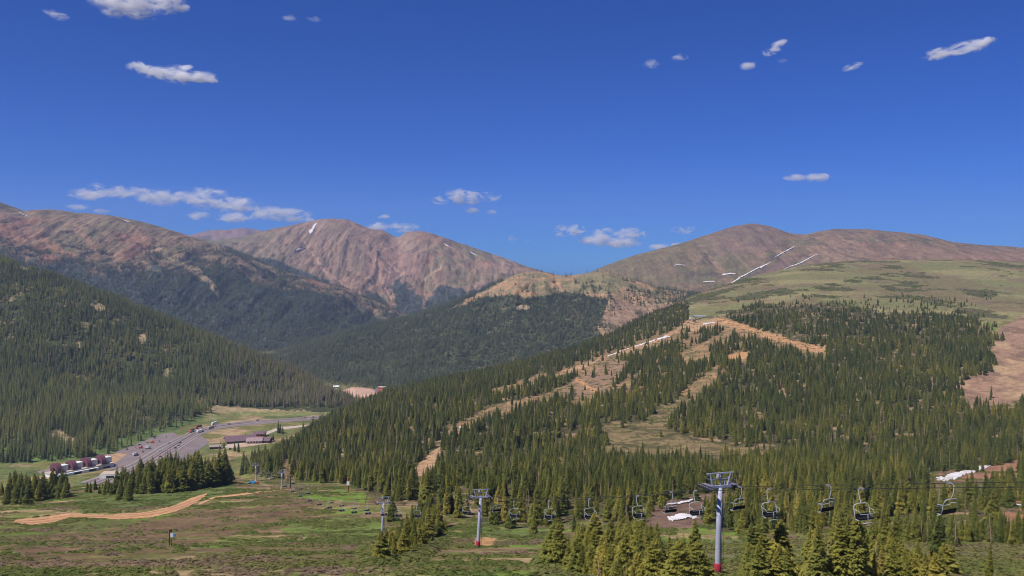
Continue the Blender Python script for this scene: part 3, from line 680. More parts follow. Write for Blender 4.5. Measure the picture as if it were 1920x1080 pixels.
P_S = [proto('shrub_shape', *join_geo([(shrub_geo(300 + i), 0)]), [M_shr]) for i in range(4)]

def gn_scatter(name, pts, scl, rot, tint, idx, protos, label=None, cat=None):
    n = len(pts)
    me = bpy.data.meshes.new(name); me.vertices.add(n); me.vertices.foreach_set('co', np.asarray(pts, np.float32).ravel())
    for nm, ty, dat, key in (('scl', 'FLOAT_VECTOR', scl, 'vector'), ('rot', 'FLOAT_VECTOR', rot, 'vector'), ('tint', 'FLOAT', tint, 'value'), ('pick', 'INT', idx, 'value')):
        a = me.attributes.new(nm, ty, 'POINT'); a.data.foreach_set(key, np.asarray(dat, np.int32 if ty == 'INT' else np.float32).ravel())
    o = link(name, me); o['kind'] = 'stuff'
    if label: o['label'] = label; o['category'] = cat
    g = bpy.data.node_groups.new(name, 'GeometryNodeTree')
    g.interface.new_socket('Geometry', in_out='INPUT', socket_type='NodeSocketGeometry'); g.interface.new_socket('Geometry', in_out='OUTPUT', socket_type='NodeSocketGeometry')
    N = g.nodes; L = g.links
    gi = N.new('NodeGroupInput'); go = N.new('NodeGroupOutput'); ip = N.new('GeometryNodeInstanceOnPoints'); jn = N.new('GeometryNodeJoinGeometry')
    for p in protos[::-1]:
        oi = N.new('GeometryNodeObjectInfo'); oi.inputs['Object'].default_value = p; oi.inputs['As Instance'].default_value = True
        L.new(oi.outputs['Geometry'], jn.inputs[0])
    def attr(nm, ty):
        a = N.new('GeometryNodeInputNamedAttribute'); a.data_type = ty; a.inputs['Name'].default_value = nm; return a.outputs['Attribute']
    L.new(gi.outputs[0], ip.inputs['Points']); L.new(jn.outputs[0], ip.inputs['Instance']); ip.inputs['Pick Instance'].default_value = True
    L.new(attr('pick', 'INT'), ip.inputs['Instance Index']); L.new(attr('rot', 'FLOAT_VECTOR'), ip.inputs['Rotation']); L.new(attr('scl', 'FLOAT_VECTOR'), ip.inputs['Scale'])
    L.new(ip.outputs[0], go.inputs[0])
    md = o.modifiers.new('scatter', 'NODES'); md.node_group = g
    return o

def stuff_trees(name, x, y, z, H, W, tint, idx, protos, label):
    n = len(x)
    rot = np.zeros((n, 3)); rot[:, 2] = RNG.random(n) * 6.283; rot[:, 0] = RNG.normal(0, 0.03, n); rot[:, 1] = RNG.normal(0, 0.03, n)
    return gn_scatter(name, np.stack([x, y, z - 0.1], -1), np.stack([W, W, H], -1), rot, tint, idx, protos, label, 'forest')

# ---- ski hill forest and nearer clumps: everything is one list, the largest become things
def dens_hill(px, py, x, y, z):
    qx, qy = wob(px, py, 8, 9); ex = np.where(px > 1780, 1, 0); qx = qx + (fbm(x / 28, y / 28, 3, 303) - 0.5) * 90 * ex; qy = qy + (fbm(x / 28, y / 28, 3, 309) - 0.5) * 50 * ex
    d = (inpoly(qx, qy, FOREST) & (y > 285)).astype(float)
    for q in OPEN: d *= 1 - inpoly(qx, qy, q) * np.where(y > 285, 0.97, 1)
    n = fbm(x / 26, y / 26, 3, 301); g = sstep(0.66, 0.58, n)
    d *= 0.25 + 0.75 * g
    d *= np.where(inpoly(qx, qy, SPARSE), 0.9, 1) * np.where(inpoly(qx, qy, [(1742, 890), (1870, 860), (1925, 858), (1925, 905), (1875, 912), (1840, 930), (1790, 945), (1742, 945)]), 0.03, 1) * np.where(inpoly(qx, qy, [(1850, 890), (1925, 870), (1925, 1000), (1860, 1000)]), 0.5, 1) * np.where(inpoly(qx, qy, [(1235, 960), (1320, 950), (1320, 1030), (1240, 1030)]), 0.0, 1)
    up = (py < 640) & (px > 1290); d *= np.where(up & (fbm(x / 50, y / 50, 3, 305) > 0.56), 0.15, 1)
    lo = inpoly(qx, qy, LOWROAD); d *= np.where(lo, 0.25, 1)
    e = (px > 1380) & (px < 1860) & (py < 612) & (py > 552) & (fbm(x / 70, y / 70, 3, 307) > 0.5 + (590 - py) / 500); d = np.maximum(d, e * 0.16)
    d = np.where(y > 1500, d * 0.75, d)
    return d
hx, hy, hz, hpx, hpy, area = scatter(HL, 105000, dens_hill, 10)
print('hill trees', len(hx), 'area', area)
n = len(hx)
HH = RNG.normal(12.0, 3.2, n).clip(4.5, 19) * np.interp(hy, [300, 700, 1500, 2100], [0.86, 1.0, 1.0, 0.8]); HH = np.where(hpy < 600, HH * 0.75, HH)
tn = (0.15 + 0.75 * fbm(hx / 60, hy / 60, 3, 311) + RNG.normal(0, 0.2, n)) * np.interp(hy, [300, 900, 2000], [0.95, 0.85, 0.72])
trees = [dict(x=a, y=b, z=c, H=h, k=None, t=t, w=None) for a, b, c, h, t in zip(hx, hy, hz, HH, tn)]
for t in trees:
    t['k'] = random.choice([0, 0, 1, 2, 2, 4]) if random.random() > 0.09 else 6
    t['reg'] = 'hill'
n0 = len(trees)
while len(trees) < n0 + 230:
    px = random.uniform(445, 640); py = random.uniform(790, 900)
    if not inpoly(np.array([px]), np.array([py]), [(452, 896), (455, 868), (480, 858), (520, 850), (560, 826), (620, 792), (640, 800), (560, 850), (528, 895)])[0]: continue
    p = hit(VF, px, py); p.z = max(p.z, ground(HL, p.x, p.y))
    trees.append(dict(x=p.x, y=p.y, z=p.z, H=random.gauss(15, 3), k=random.choice([0, 1, 2, 4]), t=random.gauss(0.4, 0.15), reg='hill'))
def clump(reg, poly, count, Hm, sd, ks, tm, ts, mind=1.4, dmin=60, dead=0.0):
    xs = [p[0] for p in poly]; ys = [p[1] for p in poly]; got = []
    tries = 0
    while len(got) < count and tries < count * 60:
        tries += 1
        px = random.uniform(min(xs), max(xs)); py = random.uniform(min(ys), max(ys))
        if not inpoly(np.array([px]), np.array([py]), poly)[0]: continue
        p = hit(HL, px, py, dmin)
        if any((p.x - q.x) ** 2 + (p.y - q.y) ** 2 < mind ** 2 for q in got): continue
        got.append(p)
        trees.append(dict(x=p.x, y=p.y, z=p.z, H=max(2, random.gauss(Hm, sd)), k=(6 if random.random() < dead else random.choice(ks)), t=random.gauss(tm, ts), reg=reg))
clump('left', [(0, 940), (0, 918), (60, 912), (125, 916), (134, 934), (60, 946), (20, 950)], 62, 12.0, 2.4, [3, 1, 3, 5, 4], 0.5, 0.2, 2.2)
clump('leftmid', [(155, 920), (215, 918), (215, 930), (160, 924)], 14, 6.5, 1.4, [0, 1, 3], 0.45, 0.18, 2.2)
clump('leftmid', [(213, 916), (300, 914), (330, 916), (300, 924), (220, 930)], 48, 12.0, 2.4, [3, 1, 3, 5], 0.45, 0.18, 2.2)
clump('leftmid', [(215, 934), (262, 932), (262, 940), (220, 942)], 5, 8.5, 1.0, [1, 3], 0.45, 0.15, 2)
clump('leftbig', [(270, 915), (330, 905), (432, 898), (437, 905), (340, 925), (290, 925)], 130, 16.0, 3.0, [0, 1, 3, 4], 0.48, 0.2, 2.0)
clump('lowmid', [(690, 1044), (720, 1034), (748, 1022), (752, 1050), (700, 1056)], 16, 4.2, 1.0, [1, 3, 5], 0.75, 0.15, 1.4, dead=0.1)
clump('lowmid', [(742, 1030), (770, 1010), (830, 985), (836, 1000), (800, 1026), (760, 1046)], 36, 7.0, 1.7, [0, 1, 3], 0.66, 0.18, 1.6, dead=0.1)
clump('lowmid', [(770, 985), (825, 980), (830, 992), (780, 1000)], 18, 8.8, 1.4, [0, 1, 4], 0.5, 0.18, 1.6)
clump('front', [(1030, 1052), (1100, 1046), (1200, 1056), (1325, 1070), (1325, 1130), (1200, 1130), (1080, 1090), (1030, 1070)], 190, 4.3, 1.5, [3, 5, 5, 3, 0, 1], 0.72, 0.13, 0.9, dead=0.1)
clump('front', [(1140, 1030), (1190, 1000), (1235, 1002), (1230, 1050), (1200, 1050)], 40, 5.6, 1.5, [0, 1, 3], 0.66, 0.14, 1.4, dead=0.1)
clump('bushy', [(1385, 1098), (1425, 1088), (1480, 1092), (1480, 1110), (1390, 1110)], 16, 5.2, 1.1, [5, 5, 3], 0.7, 0.12, 1.1)
clump('tall', [(1525, 1070), (1560, 1040), (1620, 1020), (1680, 1040), (1685, 1090), (1600, 1120), (1520, 1120)], 100, 7.5, 1.9, [0, 1, 2, 4], 0.68, 0.16, 0.8, dead=0.34)
clump('tall', [(1640, 1085), (1720, 1082), (1790, 1088), (1790, 1110), (1640, 1110)], 22, 4.6, 1.0, [5, 3, 1], 0.85, 0.1, 1.1, dead=0.1)
clump('right', [(1690, 1008), (1740, 1010), (1800, 1022), (1790, 1030), (1700, 1020)], 26, 8.4, 1.5, [0, 1, 2], 0.6, 0.15, 1.6, dead=0.35)
clump('right', [(1800, 1018), (1920, 1028), (1980, 1030), (1980, 1005), (1860, 1000), (1800, 1005)], 60, 8.2, 1.7, [0, 1, 2, 4], 0.5, 0.18, 1.8, dead=0.12)
clump('midright', [(1385, 1000), (1500, 1000), (1530, 1010), (1520, 990), (1400, 985)], 34, 8.0, 1.5, [0, 1, 4], 0.6, 0.18, 1.7)
clump('midfront', [(1000, 985), (1080, 990), (1150, 996), (1150, 1005), (1060, 1000)], 6, 5.5, 1.2, [0, 1], 0.55, 0.15, 2)
for (px, py, H, k, t, reg) in ((1758, 1056, 9.0, 4, 0.12, 'lonedark'), (1852, 1094, 5.4, 2, 0.6, 'loneyoung'), (790, 990, 9, 0, .3, 'lowmid'), (1690, 1096, 6.0, 1, .8, 'tall'), (1000, 1000, 7, 1, .6, 'midfront'), (958, 990, 10, 1, .35, 'midfront'), (925, 984, 10.5, 4, .4, 'midfront'), (736, 978, 11, 1, .3, 'lowmid')):
    p = hit(HL, px, py, 60); trees.append(dict(x=p.x, y=p.y, z=p.z, H=H, k=k, t=t, reg=reg))
for t in trees:
    i, f = _col(HL, CX + F * t['x'] / t['y'])
    j = int(np.searchsorted(HL.D[:, i], t['y'])); j = max(0, min(j - 3, HL.D.shape[0] - 1))
    ytop = HZ - F * (t['z'] + t['H']) / t['y']; pxx = CX + F * t['x'] / t['y']
    t['size'] = F * t['H'] / t['y'] if (-10 < pxx < 1930 and ytop < 1075 and ytop < HL.top[j, i] - 2) else 0
# keep trees off the lift line's towers and the dirt track
def near_tower(t):
    for Y in (116.5, 199, 278, 474, 579):
        X = 75.9 - 0.42 * Y
        if (t['x'] - X) ** 2 + (t['y'] - Y) ** 2 < 3.2 ** 2: return True
        px = CX + F * t['x'] / t['y']; pt = CX + F * X / Y
        if Y < 210 and t['y'] < Y and abs(px - pt) < 16 and t['y'] > 60: return True
    return False
trees = [t for t in trees if not near_tower(t)]
live = sorted([t for t in trees if t['k'] != 6], key=lambda t: -t['size']); deadl = sorted([t for t in trees if t['k'] == 6], key=lambda t: -t['size'])
ind = live[:300]; indd = [t for t in deadl[:130] if t['size'] > 28]
REG = {
    'left': ('green conifer in the clump at the left end of the dirt track', 'conifers beside the left end of the dirt track'),
    'leftmid': ('conifer in the low clump in front of the tunnel portal and road', 'conifers in front of the tunnel portal'),
    'leftbig': ('conifer in the tall dense stand between highway and dirt track', 'conifers in the tall stand below the highway'),
    'lowmid': ('conifer in the patch just right of the third lift tower', 'conifers right of the third lift tower'),
    'front': ('yellow-green conifer in the bottom thicket left of the nearest tower', 'conifers in the thicket left of the nearest tower'),
    'bushy': ('broad bushy yellow-green conifer just right of the nearest tower base', 'bushy conifers right of the nearest tower base'),
    'tall': ('olive conifer in the tall bottom thicket under the two close chairs', 'conifers in the thicket under the two close chairs'),
    'right': ('conifer in the row at the top edge of the bottom right meadow', 'conifers edging the bottom right meadow'),
    'midright': ('conifer on the meadow edge between the nearest tower and the thicket', 'conifers on the meadow edge beyond the nearest tower'),
    'midfront': ('conifer on the green slope right of the second tower', 'conifers on the slope right of the second tower'),
    'lonedark': ('single dark green conifer standing before the bottom right meadow', None),
    'loneyoung': ('small thin conifer alone at the bottom right corner of the meadow', None)}
def hill_reg(t):
    px = CX + F * t['x'] / t['y']
    if px < 700: return ('conifer at the lower edge of the forest behind the lift line', 'conifers at the forest edge behind the lift line')
    if px < 1000: return ('conifer at the forest edge behind the second lift tower', 'conifers at the forest edge behind the second tower')
    if px < 1345: return ('conifer at the forest edge between the second and nearest towers', 'conifers at the forest edge between two towers')
    if px < 1640: return ('conifer at the forest edge behind the chairs right of the nearest tower', 'conifers at the forest edge right of the nearest tower')
    return ('conifer near the snow patch and bare road at lower right', 'conifers near the lower right snow patch')
for t in ind:
    k = min(t['k'], 5); o = empty('conifer_tree', (t['x'], t['y'], t['z'] - 0.15), random.random() * 6.28)
    W = t['H'] * random.uniform(0.75, 1.25); o.rotation_euler = (random.gauss(0, 0.03), random.gauss(0, 0.03), random.random() * 6.28); o.scale = (W, W, t['H'])
    lb, gp = REG[t['reg']] if t['reg'] in REG else hill_reg(t)
    tag(o, lb, 'tree', gp)
    link('trunk', TRUNK, o); c = link('crown', CROWN[k][0], o); c['tint'] = float(min(max(t['t'], 0), 0.97))
for t in indd:
    o = link('dead_tree', random.choice(SNAG)); o.location = (t['x'], t['y'], t['z'] - 0.1); o.rotation_euler = (0, 0, random.random() * 6.28)
    W = t['H'] * 0.8; o.scale = (W, W, t['H'] * random.uniform(0.55, 0.85)); o.rotation_euler = (random.gauss(0, 0.05), random.gauss(0, 0.05), random.random() * 6.28)
    px = CX + F * t['x'] / t['y']; w = {'tall': 'in the bottom thicket under the two close chairs', 'front': 'in the bottom thicket left of the nearest tower', 'right': 'at the top edge of the bottom right meadow', 'lowmid': 'right of the third lift tower'}.get(t['reg'], None)
    if w is None: w = 'at the forest edge left of the nearest tower' if px < 1345 else 'at the forest edge right of the nearest tower'
    tag(o, 'grey bare dead trunk ' + w, 'dead tree', 'dead trunks ' + w)
rest = live[300:] + deadl[len(indd):]
A = lambda k: np.array([t[k] for t in rest], float)
rk = np.array([t['k'] for t in rest]); rk = np.where(rk == 5, 3, rk); rk = np.where(rk == 6, 5 + (np.arange(len(rk)) % 2), rk)
rH = A('H'); stuff_trees('forest', A('x'), A('y'), A('z'), rH, rH * np.where(rk > 4, 0.9, RNG.uniform(0.75, 1.4, len(rH))), np.clip(A('t'), 0, 0.97), rk, P_R, 'sunny conifer forest cut by bare ski runs on the right hill')

# ---- forest on the left hill
def dens_left(px, py, x, y, z):
    qx, qy = wob(px, py, 8, 8); d = np.ones(px.shape)
    base = np.interp(px, [-500, 0, 170, 240, 330, 380, 450, 640, 720], [884, 872, 862, 842, 806, 782, 766, 766, 775])
    d *= (qy < base - 2)
    for q in LBARE: d *= 1 - inpoly(qx, qy, q) * 0.95
    n_ = fbm(x / 45, y / 45, 3, 321); d *= 0.3 + 0.7 * sstep(0.74, 0.64, n_)
    return d
x, y, z, px, py, area = scatter(LH, 50000, dens_left, 3.2)
print('left trees', len(x)); n = len(x)
H = RNG.normal(17, 4.0, n).clip(7, 27) * np.interp(py, [480, 620, 800], [0.75, 0.95, 1.05])
gm = sstep(300, 620, px) * sstep(600, 720, py) * 0.45
tint = np.clip(0.12 + 0.75 * fbm(x / 80, y / 80, 3, 331) + RNG.normal(0, 0.15, n), 0, 0.86); g = RNG.random(n) < gm; tint = np.where(g, RNG.uniform(0.9, 1, n), tint)
idx = RNG.integers(0, 4, n); idx = np.where(RNG.random(n) < 0.03 + gm * 0.35, 4, idx)
stuff_trees('forest', x, y, z, H, H * RNG.uniform(0.7, 1.15, n), tint, idx, P_L, 'dark conifer forest covering the hill left of the highway')

# ---- forests on the middle ridge and the far mountains
def far_forest(l, n0, dens, Hm, label, rmax, t0=0.1):
    x, y, z, px, py, area = scatter(l, n0, dens, rmax); n = len(x); print(label, n)
    H = RNG.normal(Hm, Hm * 0.2, n).clip(Hm * 0.4, Hm * 1.6)
    tint = np.clip(t0 + 0.8 * fbm(x / 120, y / 120, 3, 341) + RNG.normal(0, 0.15, n), 0, 1)
    stuff_trees('forest', x, y, z, H, H * RNG.uniform(0.9, 1.4, n), tint, RNG.integers(0, 3, n), P_F, label)
def dens_F(px, py, x, y, z):
    qx, qy = wob(px, py, 10, 8); t = inpoly(qx, qy, TAN_F)
    cl = inpoly(qx, qy, [(1180, 548), (1250, 545), (1300, 556), (1260, 572), (1200, 566)]) | ((fbm(x / 50, y / 60, 3, 351) > 0.57) & (py > 525))
    d = np.where(t, np.where(cl, 0.55, 0.03), 1.0); d *= 1 - 0.6 * sstep(0.66, 0.72, fbm(x / 40, y / 40, 3, 353))
    d *= 1 - inpoly(qx, qy, [(968, 574), (985, 570), (992, 580), (970, 582)]) * 0.9
    return d
far_forest(MF, 60000, dens_F, 15, 'dark forest on the ridge across the middle of the valley', 3.1)
def dens_D(px, py, x, y, z):
    qx, qy = wob(px, py, 12, 10); tl = np.interp(px, [q[0] for q in FOR_D], [q[1] for q in FOR_D])
    n_ = fbm(x / 70, y / 60, 4, 361); d = sstep(-6, 26, qy - tl + (n_ - 0.5) * 110); d = np.where((n_ > 0.56) & (qy > tl - 18), np.maximum(d, 0.6), d); d *= 1 - inpoly(qx, qy, GUL_D) * 0.95
    d *= 1 - 0.35 * sstep(0.6, 0.66, fbm(x / 120, y / 120, 3, 363))
    return d * (px > -60)
far_forest(MD, 190000, dens_D, 15, 'bluish forest on the lower slopes of the left mountain', 3.05, 0.02)
def dens_E(px, py, x, y, z):
    qx, qy = wob(px, py, 14, 8); d = np.zeros(px.shape)
    for q in FOR_E: d = np.maximum(d, inpoly(qx, qy, q) * 1.0)
    return d * np.where(fbm(x / 80, y / 80, 3, 371) > 0.56, 0.3, 1)
far_forest(ME, 120000, dens_E, 17, 'bluish forest at the foot of the central mountain', 2.9, 0.0)
def dens_G(px, py, x, y, z):
    return ((inpoly(px, py, [(1180, 556), (1200, 545), (1290, 548), (1320, 560), (1240, 580)])) & (fbm(x / 60, y / 60, 3, 381) > 0.46)) * 0.9
far_forest(MG, 20000, dens_G, 13, 'dark tree band at the foot of the right mountain', 2.2)

# ---- low shrubs and tufts on the meadow, the runs and the tundra
def shrubs(n0, dens, s0, s1, name, label, rmax, tfix=None):
    x, y, z, px, py, area = scatter(HL, n0, dens, rmax); n = len(x); print(label, n)
    S = RNG.uniform(s0, s1, n)
    t = np.clip(fbm(x / 32, y / 17, 4, 391) * 1.7 - 0.5 + RNG.normal(0, 0.07, n), 0, 1)
    grn = inpoly(px, py, [(130, 925), (300, 912), (440, 900), (440, 930), (350, 945), (150, 960)]) | inpoly(px, py, [(520, 985), (640, 968), (720, 975), (715, 1012), (620, 1010)]) | inpoly(px, py, [(880, 968), (990, 985), (1060, 1005), (980, 1018), (880, 1000)]) | (inpoly(px, py, [(1300, 1010), (1560, 1015), (1920, 1020), (1920, 1090), (1300, 1090)]))
    t = np.where(grn, t * 0.45, t); t = np.where((px > 1290) & (py > 1005), t + 0.22, t)
    brn = inpoly(px, py, [(120, 985), (260, 975), (420, 955), (560, 945), (600, 955), (480, 985), (420, 1010), (300, 1040), (60, 1060), (0, 1010)]); t = np.where(brn & (RNG.random(n) < 0.4), 0.72 + RNG.normal(0, 0.08, n), t)
    if tfix is not None: t = tfix + RNG.normal(0, 0.12, n)
    rot = np.zeros((n, 3)); rot[:, 2] = RNG.random(n) * 6.28
    gn_scatter(name, np.stack([x, y, z - 0.1], -1), np.stack([S * 1.5, S * 1.5, S * 0.8], -1), rot, np.clip(t, 0, 1), RNG.integers(0, 4, n), P_S, label, 'shrubs')
TRACK_U = [(20, 975), (79, 969), (129, 962), (153, 963), (216, 963), (276, 959), (323, 948), (359, 933), (388, 924)]
TRACK_L = [(40, 984), (65, 986), (96, 982), (134, 971), (192, 973), (223, 976), (288, 971), (335, 960), (369, 944), (388, 930)]
def dens_shr(px, py, x, y, z):
    n_ = fbm(x / 16, y / 10, 4, 401)
    d = np.maximum(sstep(0.45, 0.54, n_), (y < 135) * 0.6) * (y < 640) * (y > 90) * (px > -60) * (px < 1980)
    d *= 1 - 0.65 * inpoly(px, py, [(120, 985), (260, 975), (420, 955), (560, 945), (600, 955), (480, 985), (420, 1010), (300, 1040), (60, 1060), (0, 1010)])
    d *= 1 - inpoly(px, py, TRACK_U + TRACK_L[::-1]); d *= 1 - inpoly(px, py, SNOWRD); d *= 1 - inpoly(px, py, [(885, 1010), (935, 1005), (930, 1024), (885, 1026)])
    return d
shrubs(190000, dens_shr, 0.3, 0.95, 'shrubs', 'low willow shrubs and tufts over the alpine meadow', 6)
def dens_wil(px, py, x, y, z):
    d = np.zeros(px.shape)
    for q in ([(1020, 1045), (1100, 1035), (1200, 1030), (1330, 1062), (1330, 1130), (1000, 1130)], [(1370, 1080), (1500, 1075), (1520, 1040), (1700, 1040), (1800, 1075), (1800, 1130), (1370, 1130)], [(680, 1030), (760, 1010), (840, 985), (850, 1010), (780, 1050), (690, 1060)]): d = np.maximum(d, inpoly(px, py, q) * 1.0)
    return d * (y > 90) * sstep(0.4, 0.5, fbm(x / 6, y / 6, 3, 411))
shrubs(220000, dens_wil, 0.6, 1.5, 'willow_thicket', 'yellow-green willow brush filling the bottom thickets', 3, 0.34)
def dens_tun(px, py, x, y, z):
    return ((y > 1500) & (px > 1290) & (py < 590) & (fbm(x / 75, y / 60, 5, 71) > 0.585)) * 0.9
shrubs(90000, dens_tun, 1.2, 2.6, 'tundra_scrub', 'dark scrub mats scattered over the open tundra dome', 11)
def dens_shr2(px, py, x, y, z):
    op = np.zeros(px.shape, bool)
    for q in OPEN[:8]: op |= inpoly(px, py, q)
    op &= (y > 500) & (y < 2000)
    return op * sstep(0.45, 0.6, fbm(x / 14, y / 14, 3, 403)) * 0.8
shrubs(160000, dens_shr2, 0.6, 1.5, 'undergrowth', 'low brush and stumps in the ski run clearings', 10)

# ------------------------------------------------------------------ dirt track, snow, roads
M_dirt = principled('track_dirt', lin(192, 146, 104), 0.95, noise=0.22, scale=0.5, bump=0.3)
M_snow = principled('old_snow', (0.66, 0.61, 0.61), 0.8, noise=0.25, scale=0.25)
M_asph = principled('worn_asphalt', lin(140, 124, 120), 0.9, noise=0.12, scale=0.05)
M_asph2 = principled('lane_asphalt', lin(118, 106, 104), 0.9, noise=0.1, scale=0.05)
M_lot = principled('lot_asphalt', lin(126, 112, 110), 0.9, noise=0.14, scale=0.06)
M_conc = principled('concrete', lin(184, 168, 152), 0.9, noise=0.1, scale=0.2)
M_wline = principled('road_paint', (0.5, 0.49, 0.47), 0.8, noise=0.1)
o = strip(HL, 'dirt_track', TRACK_U, TRACK_L, 200, 10, 0.12, M_dirt, 0, 0, True, 0.15); o['kind'] = 'structure'
M_rut = principled('track_rut', lin(174, 130, 94), 0.95, noise=0.3, scale=0.8)
for a in (0.3, 0.58):
    o = strip(HL, 'wheel_rut', [(u[0] + (l_[0] - u[0]) * a, u[1] + (l_[1] - u[1]) * a) for u, l_ in zip(TRACK_U, TRACK_L)], [(u[0] + (l_[0] - u[0]) * (a + 0.12), u[1] + (l_[1] - u[1]) * (a + 0.12)) for u, l_ in zip(TRACK_U, TRACK_L)], 200, 2, 0.18, M_rut, 0, 0, True, 0.15); o['kind'] = 'structure'
o = strip(HL, 'dirt_track', [(372, 944), (400, 932), (432, 928), (520, 918), (560, 916)], [(374, 947), (402, 935), (434, 931), (520, 921), (560, 919)], 60, 3, 0.12, M_dirt); o['kind'] = 'structure'

def snow(l, up, lo, label, n=24, m=6, dz=0.25, dmin=0, grp=None, thick=0.3):
    o = strip(l, 'snow_patch', up, lo, n * 2, m, dz, M_snow, dmin, thick, True, 0.36); tag(o, label, 'snow patch', grp); return o
snow(HL, [(1754, 893), (1790, 883), (1830, 874), (1862, 869)], [(1758, 906), (1790, 904), (1822, 893), (1850, 878)], 'white snow strip beside the bare road at lower right', 40, 8)
snow(HL, [(1250, 968), (1275, 960), (1300, 962), (1306, 966)], [(1256, 980), (1275, 981), (1300, 979), (1306, 974)], 'snow patch left of the nearest tower, lower of two', 24, 6)
snow(HL, [(1238, 946), (1262, 943), (1290, 938), (1312, 930)], [(1240, 949), (1265, 948), (1292, 944), (1314, 934)], 'narrow snow strip left of the nearest tower, upper of two', 24, 4)
snow(HL, [(792, 957), (806, 956), (828, 957)], [(792, 961), (806, 961), (828, 960)], 'small snow patch right of the third tower behind low conifers', 16, 3)
snow(HL, [(1878, 944), (1900, 945), (1918, 947)], [(1878, 948), (1900, 949), (1918, 950)], 'thin snow streak at the right edge below the snow strip', 16, 3)
snow(HL, [(1232, 634), (1250, 628), (1256, 630)], [(1234, 640), (1250, 635), (1256, 633)], 'snow patch on the ski run below the blue lift terminal', 20, 4, 0.5)
snow(HL, [(1190, 648), (1215, 640), (1228, 636)], [(1190, 652), (1215, 645), (1228, 640)], 'longer snow streak low on the ski run', 20, 3, 0.5)
snow(HL, [(1140, 667), (1165, 657), (1180, 652)], [(1140, 670), (1165, 660), (1180, 655)], 'faint snow streak at the bottom of the ski run', 20, 3, 0.5)
snow(HL, [(1318, 607), (1332, 604), (1340, 604)], [(1318, 610), (1332, 608), (1340, 607)], 'snow spot beside the blue lift terminal', 12, 3, 0.5)
snow(MG, [(1356, 539), (1372, 530), (1388, 519), (1404, 511), (1420, 502), (1436, 496)], [(1361, 539.5), (1374, 532), (1391, 522), (1406, 513.5), (1422, 504), (1437, 497)], 'lower half of the long diagonal snow ribbon on the right mountain', 60, 4, 2, 2500, None, 2)
snow(MG, [(1452, 483), (1462, 476), (1474, 470), (1489, 462)], [(1453, 484), (1464, 478.5), (1476, 472), (1490, 463)], 'upper half of the long diagonal snow ribbon on the right mountain', 40, 4, 2, 2500, None, 2)
snow(MG, [(1424, 502), (1436, 496), (1444, 492)], [(1426, 503.5), (1437, 498), (1445, 493)], 'short snow dash beside the long ribbon on the right mountain', 16, 3, 2, 2500, None, 1)
snow(MG, [(1470, 504), (1500, 493), (1528, 478), (1532, 477)], [(1473, 505), (1502, 495), (1529, 480), (1532, 478)], 'shorter snow ribbon right of the long split one on the right mountain', 40, 4, 2, 2500, None, 2)
snow(MG, [(1354, 514), (1370, 512), (1379, 512)], [(1354, 517), (1370, 516), (1379, 515)], 'flat snow patch left of the long snow ribbon', 12, 3, 2, 2500, None, 1)
snow(MG, [(1319, 528), (1330, 527), (1340, 527)], [(1319, 530), (1330, 530), (1340, 530)], 'small low snow patch left on the right mountain', 12, 3, 2, 2500, None, 1)
snow(MG, [(1264, 497), (1274, 496), (1284, 497)], [(1264, 499), (1274, 498), (1284, 499)], 'highest small snow fleck on the left flank of the right mountain', 12, 3, 2, 2500, None, 1)
snow(ME, [(578, 432), (584, 427), (588, 420), (594, 418)], [(583, 446), (588, 438), (591, 427), (596, 419)], 'vertical snow streak under the summit of the central mountain', 30, 4, 5, 3500, None, 2)
snow(ME, [(555, 470), (560, 466), (566, 467), (574, 463)], [(556, 472), (561, 471), (569, 469), (575, 465)], 'snow patch left below the vertical streak on the central mountain', 16, 4, 7, 3500, None, 2)
snow(ME, [(834, 457), (842, 463), (848, 466)], [(832, 459), (840, 465), (847, 468)], 'snow sliver below the right summit of the central mountain', 12, 3, 5, 3500, None, 1)
snow(ME, [(882, 472), (890, 477), (895, 480)], [(880, 474), (888, 479), (893, 481)], 'snow sliver on the right shoulder of the central mountain', 12, 3, 5, 3500, None, 1)
snow(MD, [(32, 396), (42, 402), (55, 408)], [(34, 398), (42, 404), (55, 409)], 'snow sliver on the crest at the left edge', 16, 3, 4, 3000, None, 1)
snow(MD, [(230, 412), (236, 413), (244, 417)], [(230, 415), (236, 418), (244, 420)], 'snow sliver on the crest of the left mountain above the pale gully', 12, 3, 4, 3000, None, 1)

# the highway and its surroundings on the valley floor
HWY_U = [(150, 905), (200, 888), (248, 868), (300, 836), (330, 822), (360, 808), (400, 797), (457, 790), (533, 785), (600, 780), (640, 777)]
HWY_L = [(215, 915), (250, 900), (285, 880), (325, 852), (352, 832), (378, 815), (410, 804), (460, 798), (533, 792), (600, 786), (640, 783)]
def lerp_edges(U, L, t0, t1):
    f = lambda t: [(u[0] + (l[0] - u[0]) * t, u[1] + (l[1] - u[1]) * t) for u, l in zip(U, L)]
    return f(t0), f(t1)
o = strip(VF, 'highway', HWY_U, HWY_L, 120, 6, 0.30, M_asph); o['kind'] = 'structure'
for a, b, m_, dz in ((0.10, 0.22, M_asph2, 0.36), (0.30, 0.38, M_asph2, 0.36), (0.62, 0.72, M_asph2, 0.36), (0.80, 0.88, M_asph2, 0.36)):
    u, l_ = lerp_edges(HWY_U, HWY_L, a, b); o = strip(VF, 'traffic_lane', u, l_, 120, 2, dz, m_); o['kind'] = 'structure'
for a in (0.04, 0.26, 0.76, 0.95):
    u, l_ = lerp_edges(HWY_U, HWY_L, a, a + 0.014); o = strip(VF, 'road_marking', u, l_, 120, 1, 0.44, M_wline); o['kind'] = 'structure'
LOT_U = [(196, 886), (216, 868), (240, 851), (214, 849), (230, 834), (262, 820), (290, 814), (326, 811)]
LOT_L = [(249, 868), (262, 860), (276, 851), (288, 844), (301, 836), (314, 830), (325, 825), (336, 819)]
